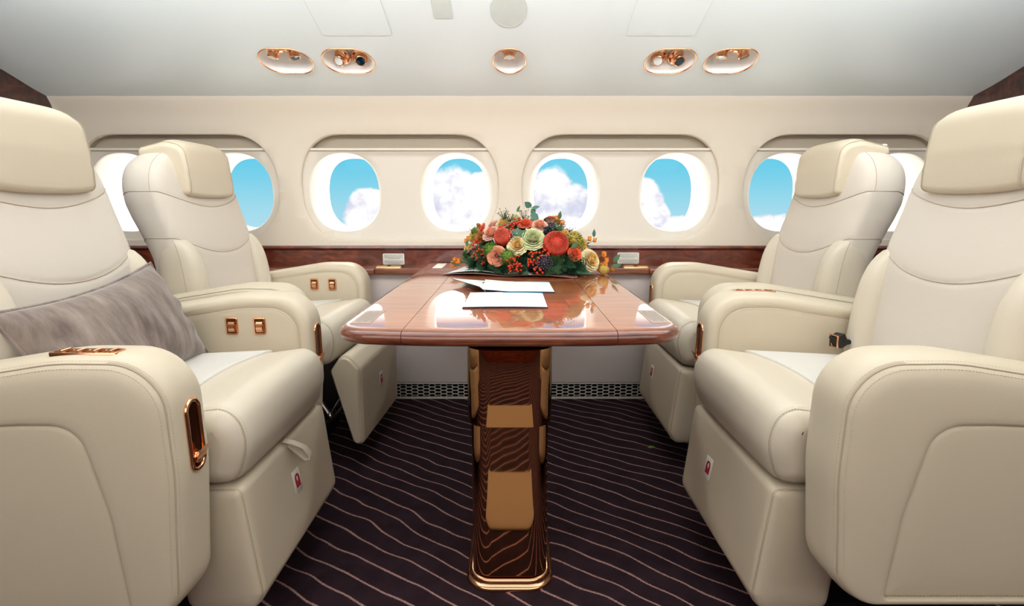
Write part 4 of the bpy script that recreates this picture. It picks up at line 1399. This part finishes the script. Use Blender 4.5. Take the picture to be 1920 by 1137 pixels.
scabiosa((-.055, 2.29, .925), .020, 4, False)
berries((.142, 2.180, .893), .022, 16, .0058, 22, 'berry_black', 'dark_berry_cluster')
fuzzy((.252, 2.180, .862), .038, 'chrysanthemum', ['mum_yellow', 'leaf_lime'], 170, .0028, 5, .1, -.3, .4)
fuzzy((.275, 2.205, .845), .034, 'chrysanthemum', ['mum_yellow', 'petal_yellow'], 150, .0028, 6, .1, -.3, .3)


def plume(p, L_, mats, lean, seed=0):
    m = MB(); rg = random.Random(seed); M = Matrix.Translation(Vector(p)-FC) @ Euler(lean).to_matrix().to_4x4()
    m.tube([M @ Vector((0, 0, 0)), M @ Vector((0, 0, L_))], .0025, 5)
    for i in range(260):
        t = rg.random(); a = rg.uniform(0, 6.28); r_ = .017*(1-t)**.6+.003; b = M @ Vector((0, 0, L_*t))
        spike(m, b, M @ Vector((r_*math.cos(a), r_*math.sin(a), L_*t+.008)), .0018, .0007, mi=1 if t > .6 else 0, n=3)
    m.build('celosia', mats, bq, fix=False, angle=180)


plume((-.145, 2.24, .840), .085, ['mum_rust', 'petal_coral'], (-.1, .35, 0), 1)
plume((-.165, 2.27, .845), .055, ['mum_yellow', 'leaf_lime'], (-.1, .1, 0), 2)
plume((-.135, 2.30, .86), .06, ['mum_yellow', 'mum_rust'], (-.1, -.1, 0), 3)
# small-flowered filler sprigs
for i, (p, R) in enumerate([((-.035, 2.215, .955), .022), ((-.02, 2.18, .880), .024), ((.01, 2.16, .865), .02), ((-.15, 2.29, .890), .022), ((.205, 2.22, .905), .02), ((.05, 2.30, .950), .024), ((.24, 2.20, .89), .018), ((-.01, 2.22, .945), .018), ((-.03, 2.17, .865), .016)]):
    m = MB(); rg = random.Random(i); M = fmat(p, None, 0, .004)
    for k in range(34):
        q = Vector((rg.uniform(-1, 1), rg.uniform(-1, 1), rg.uniform(-.5, 1)))*R; m.tube([M @ (q*.1-Vector((0, 0, R))), M @ q], .0006, 3, mi=0); m.ball(M @ q, .0027, 5, mi=rg.choice((0, 0, 1)))
    m.build('filler_sprig', ['leaf_mid', 'petal_pink'], bq, fix=False, angle=180)


def bud_sprig(base, tips, r=.010, mt='bud_orange', leaves=True):
    m = MB(); b = Vector(base)-FC
    for t, rr in tips:
        q = Vector(t)-FC; m.tube([b, (b+q)/2+Vector((0, 0, .006)), q], .0012, 5, mi=1); m.ball(q, rr, 8, sc=(1, 1, 1.15))
        for k in range(4): petal(m, Matrix.Translation(q-Vector((0, 0, rr*.2))) @ Matrix.Rotation(k*1.57, 4, 'Z') @ Matrix.Translation((rr*.5, 0, 0)), rr*.7, rr*1.5, 0, rr*.4)
        if leaves:
            M = Matrix.Translation(q-Vector((0, 0, rr))) @ Matrix.Rotation(rr*900, 4, 'Z') @ Matrix.Rotation(-1, 4, 'Y'); leafm(m, M, .026, .010, 2)
    m.build('orange_bud_sprig', [mt, 'stem', 'leaf_mid'], bq, fix=False, angle=180)


bud_sprig((.17, 2.26, .87), [((.187, 2.275, .943), .010), ((.207, 2.255, .926), .010)])
bud_sprig((.29, 2.25, .82), [((.325, 2.28, .858), .009), ((.345, 2.27, .853), .008)])
bud_sprig((.30, 2.25, .75), [((.385, 2.27, .792), .012), ((.395, 2.262, .768), .011), ((.372, 2.235, .745), .013), ((.385, 2.232, .752), .012), ((.36, 2.205, .735), .010), ((.425, 2.28, .729), .010)])
bud_sprig((-.14, 2.30, .78), [((-.195, 2.31, .847), .009), ((-.185, 2.30, .858), .009)])
bud_sprig((-.17, 2.30, .755), [((-.245, 2.36, .756), .012), ((-.258, 2.36, .742), .012), ((-.238, 2.345, .745), .011), ((-.250, 2.35, .764), .009), ((-.230, 2.34, .758), .010)])
# pod (ribbed)
m = MB(); c = Vector((.372, 2.185, TZ+.022))-FC; rings = []
for i in range(1, 10):
    t = PI*i/10; rings.append([c+Vector((.021*math.sin(t)*math.cos(2*PI*j/30)*(1+.08*math.cos(5*2*PI*j/30)), .021*math.sin(t)*math.sin(2*PI*j/30)*(1+.08*math.cos(5*2*PI*j/30)), -.020*math.cos(t))) for j in range(30)])
m.loft(rings); m.tube([c+Vector((0, 0, .018)), c+Vector((-.02, .03, .03))], .0015, 5); m.build('ribbed_pod', 'pod', bq)
# eucalyptus and large leaves
m = MB(); b = Vector((.075, 2.22, .93))-FC; tip = Vector((.080, 2.26, 1.005))-FC
m.tube([b, (b+tip)/2, tip], .0012, 5)
for q, ang, L_, W_ in (((.078, 2.25, .990), 2.5, .034, .028), ((.079, 2.25, .982), -.9, .028, .026), ((.080, 2.25, .985), .25, .036, .016), ((.078, 2.24, .962), -.6, .040, .032), ((.078, 2.23, .945), -1.2, .045, .034)):
    M = Matrix.Translation(Vector(q)-FC) @ Matrix.Rotation(-ang, 4, 'Y') @ Matrix.Rotation(1.2, 4, 'X'); leafm(m, M, L_, W_, 0, bend=.08)
m.build('eucalyptus_sprig', ['leaf_euc'], bq, fix=False, angle=180)
for i, (p, tw, L_, W_) in enumerate([((-.005, 2.19, .895), -.2, .07, .035), ((.02, 2.16, .880), .3, .06, .03), ((.235, 2.145, .83), .8, .04, .018), ((.345, 2.29, .865), 1.6, .035, .016), ((.425, 2.26, .76), 1.0, .045, .022), ((.415, 2.255, .745), .2, .045, .02), ((-.19, 2.27, .83), 1.4, .03, .015), ((.02, 2.19, .97), 1.2, .03, .012), ((.195, 2.25, .94), 1.5, .035, .018), ((-.21, 2.28, .745), 2.9, .06, .012), ((-.02, 2.14, .735), .2, .05, .02), ((.28, 2.12, .725), .1, .06, .015)]):
    m = MB(); n = Vector((0, -.8, .6)); M = Matrix.Translation(Vector(p)-FC) @ Matrix.Rotation(-tw, 4, 'Y') @ Matrix.Rotation(1.0, 4, 'X'); leafm(m, M, L_, W_, 0, bend=.12)
    m.build('broad_leaf', ['leaf_euc' if i % 3 == 0 else 'leaf_mid'], bq, fix=False, angle=180)
# fern fronds at the front
for i, (p, tw, L_) in enumerate([((.20, 2.115, .765), 3.6, .075), ((.16, 2.12, .755), 3.9, .06), ((.06, 2.11, .745), 4.3, .05), ((.24, 2.12, .735), -.2, .09), ((.28, 2.13, .735), -.35, .08), ((-.15, 2.20, .745), 3.7, .07), ((.03, 2.11, .735), 3.4, .07)]):
    m = MB(); M = Matrix.Translation(Vector(p)-FC) @ Matrix.Rotation(-tw, 4, 'Y') @ Matrix.Rotation(.9, 4, 'X'); frond(m, M, L_, 9, .022, .006, 0, .1)
    m.v = [Vector((v.x, v.y, max(v.z, .002))) for v in m.v]
    m.build('fern_frond', ['leaf_dark' if i % 2 else 'leaf_euc'], bq, fix=False, angle=180)
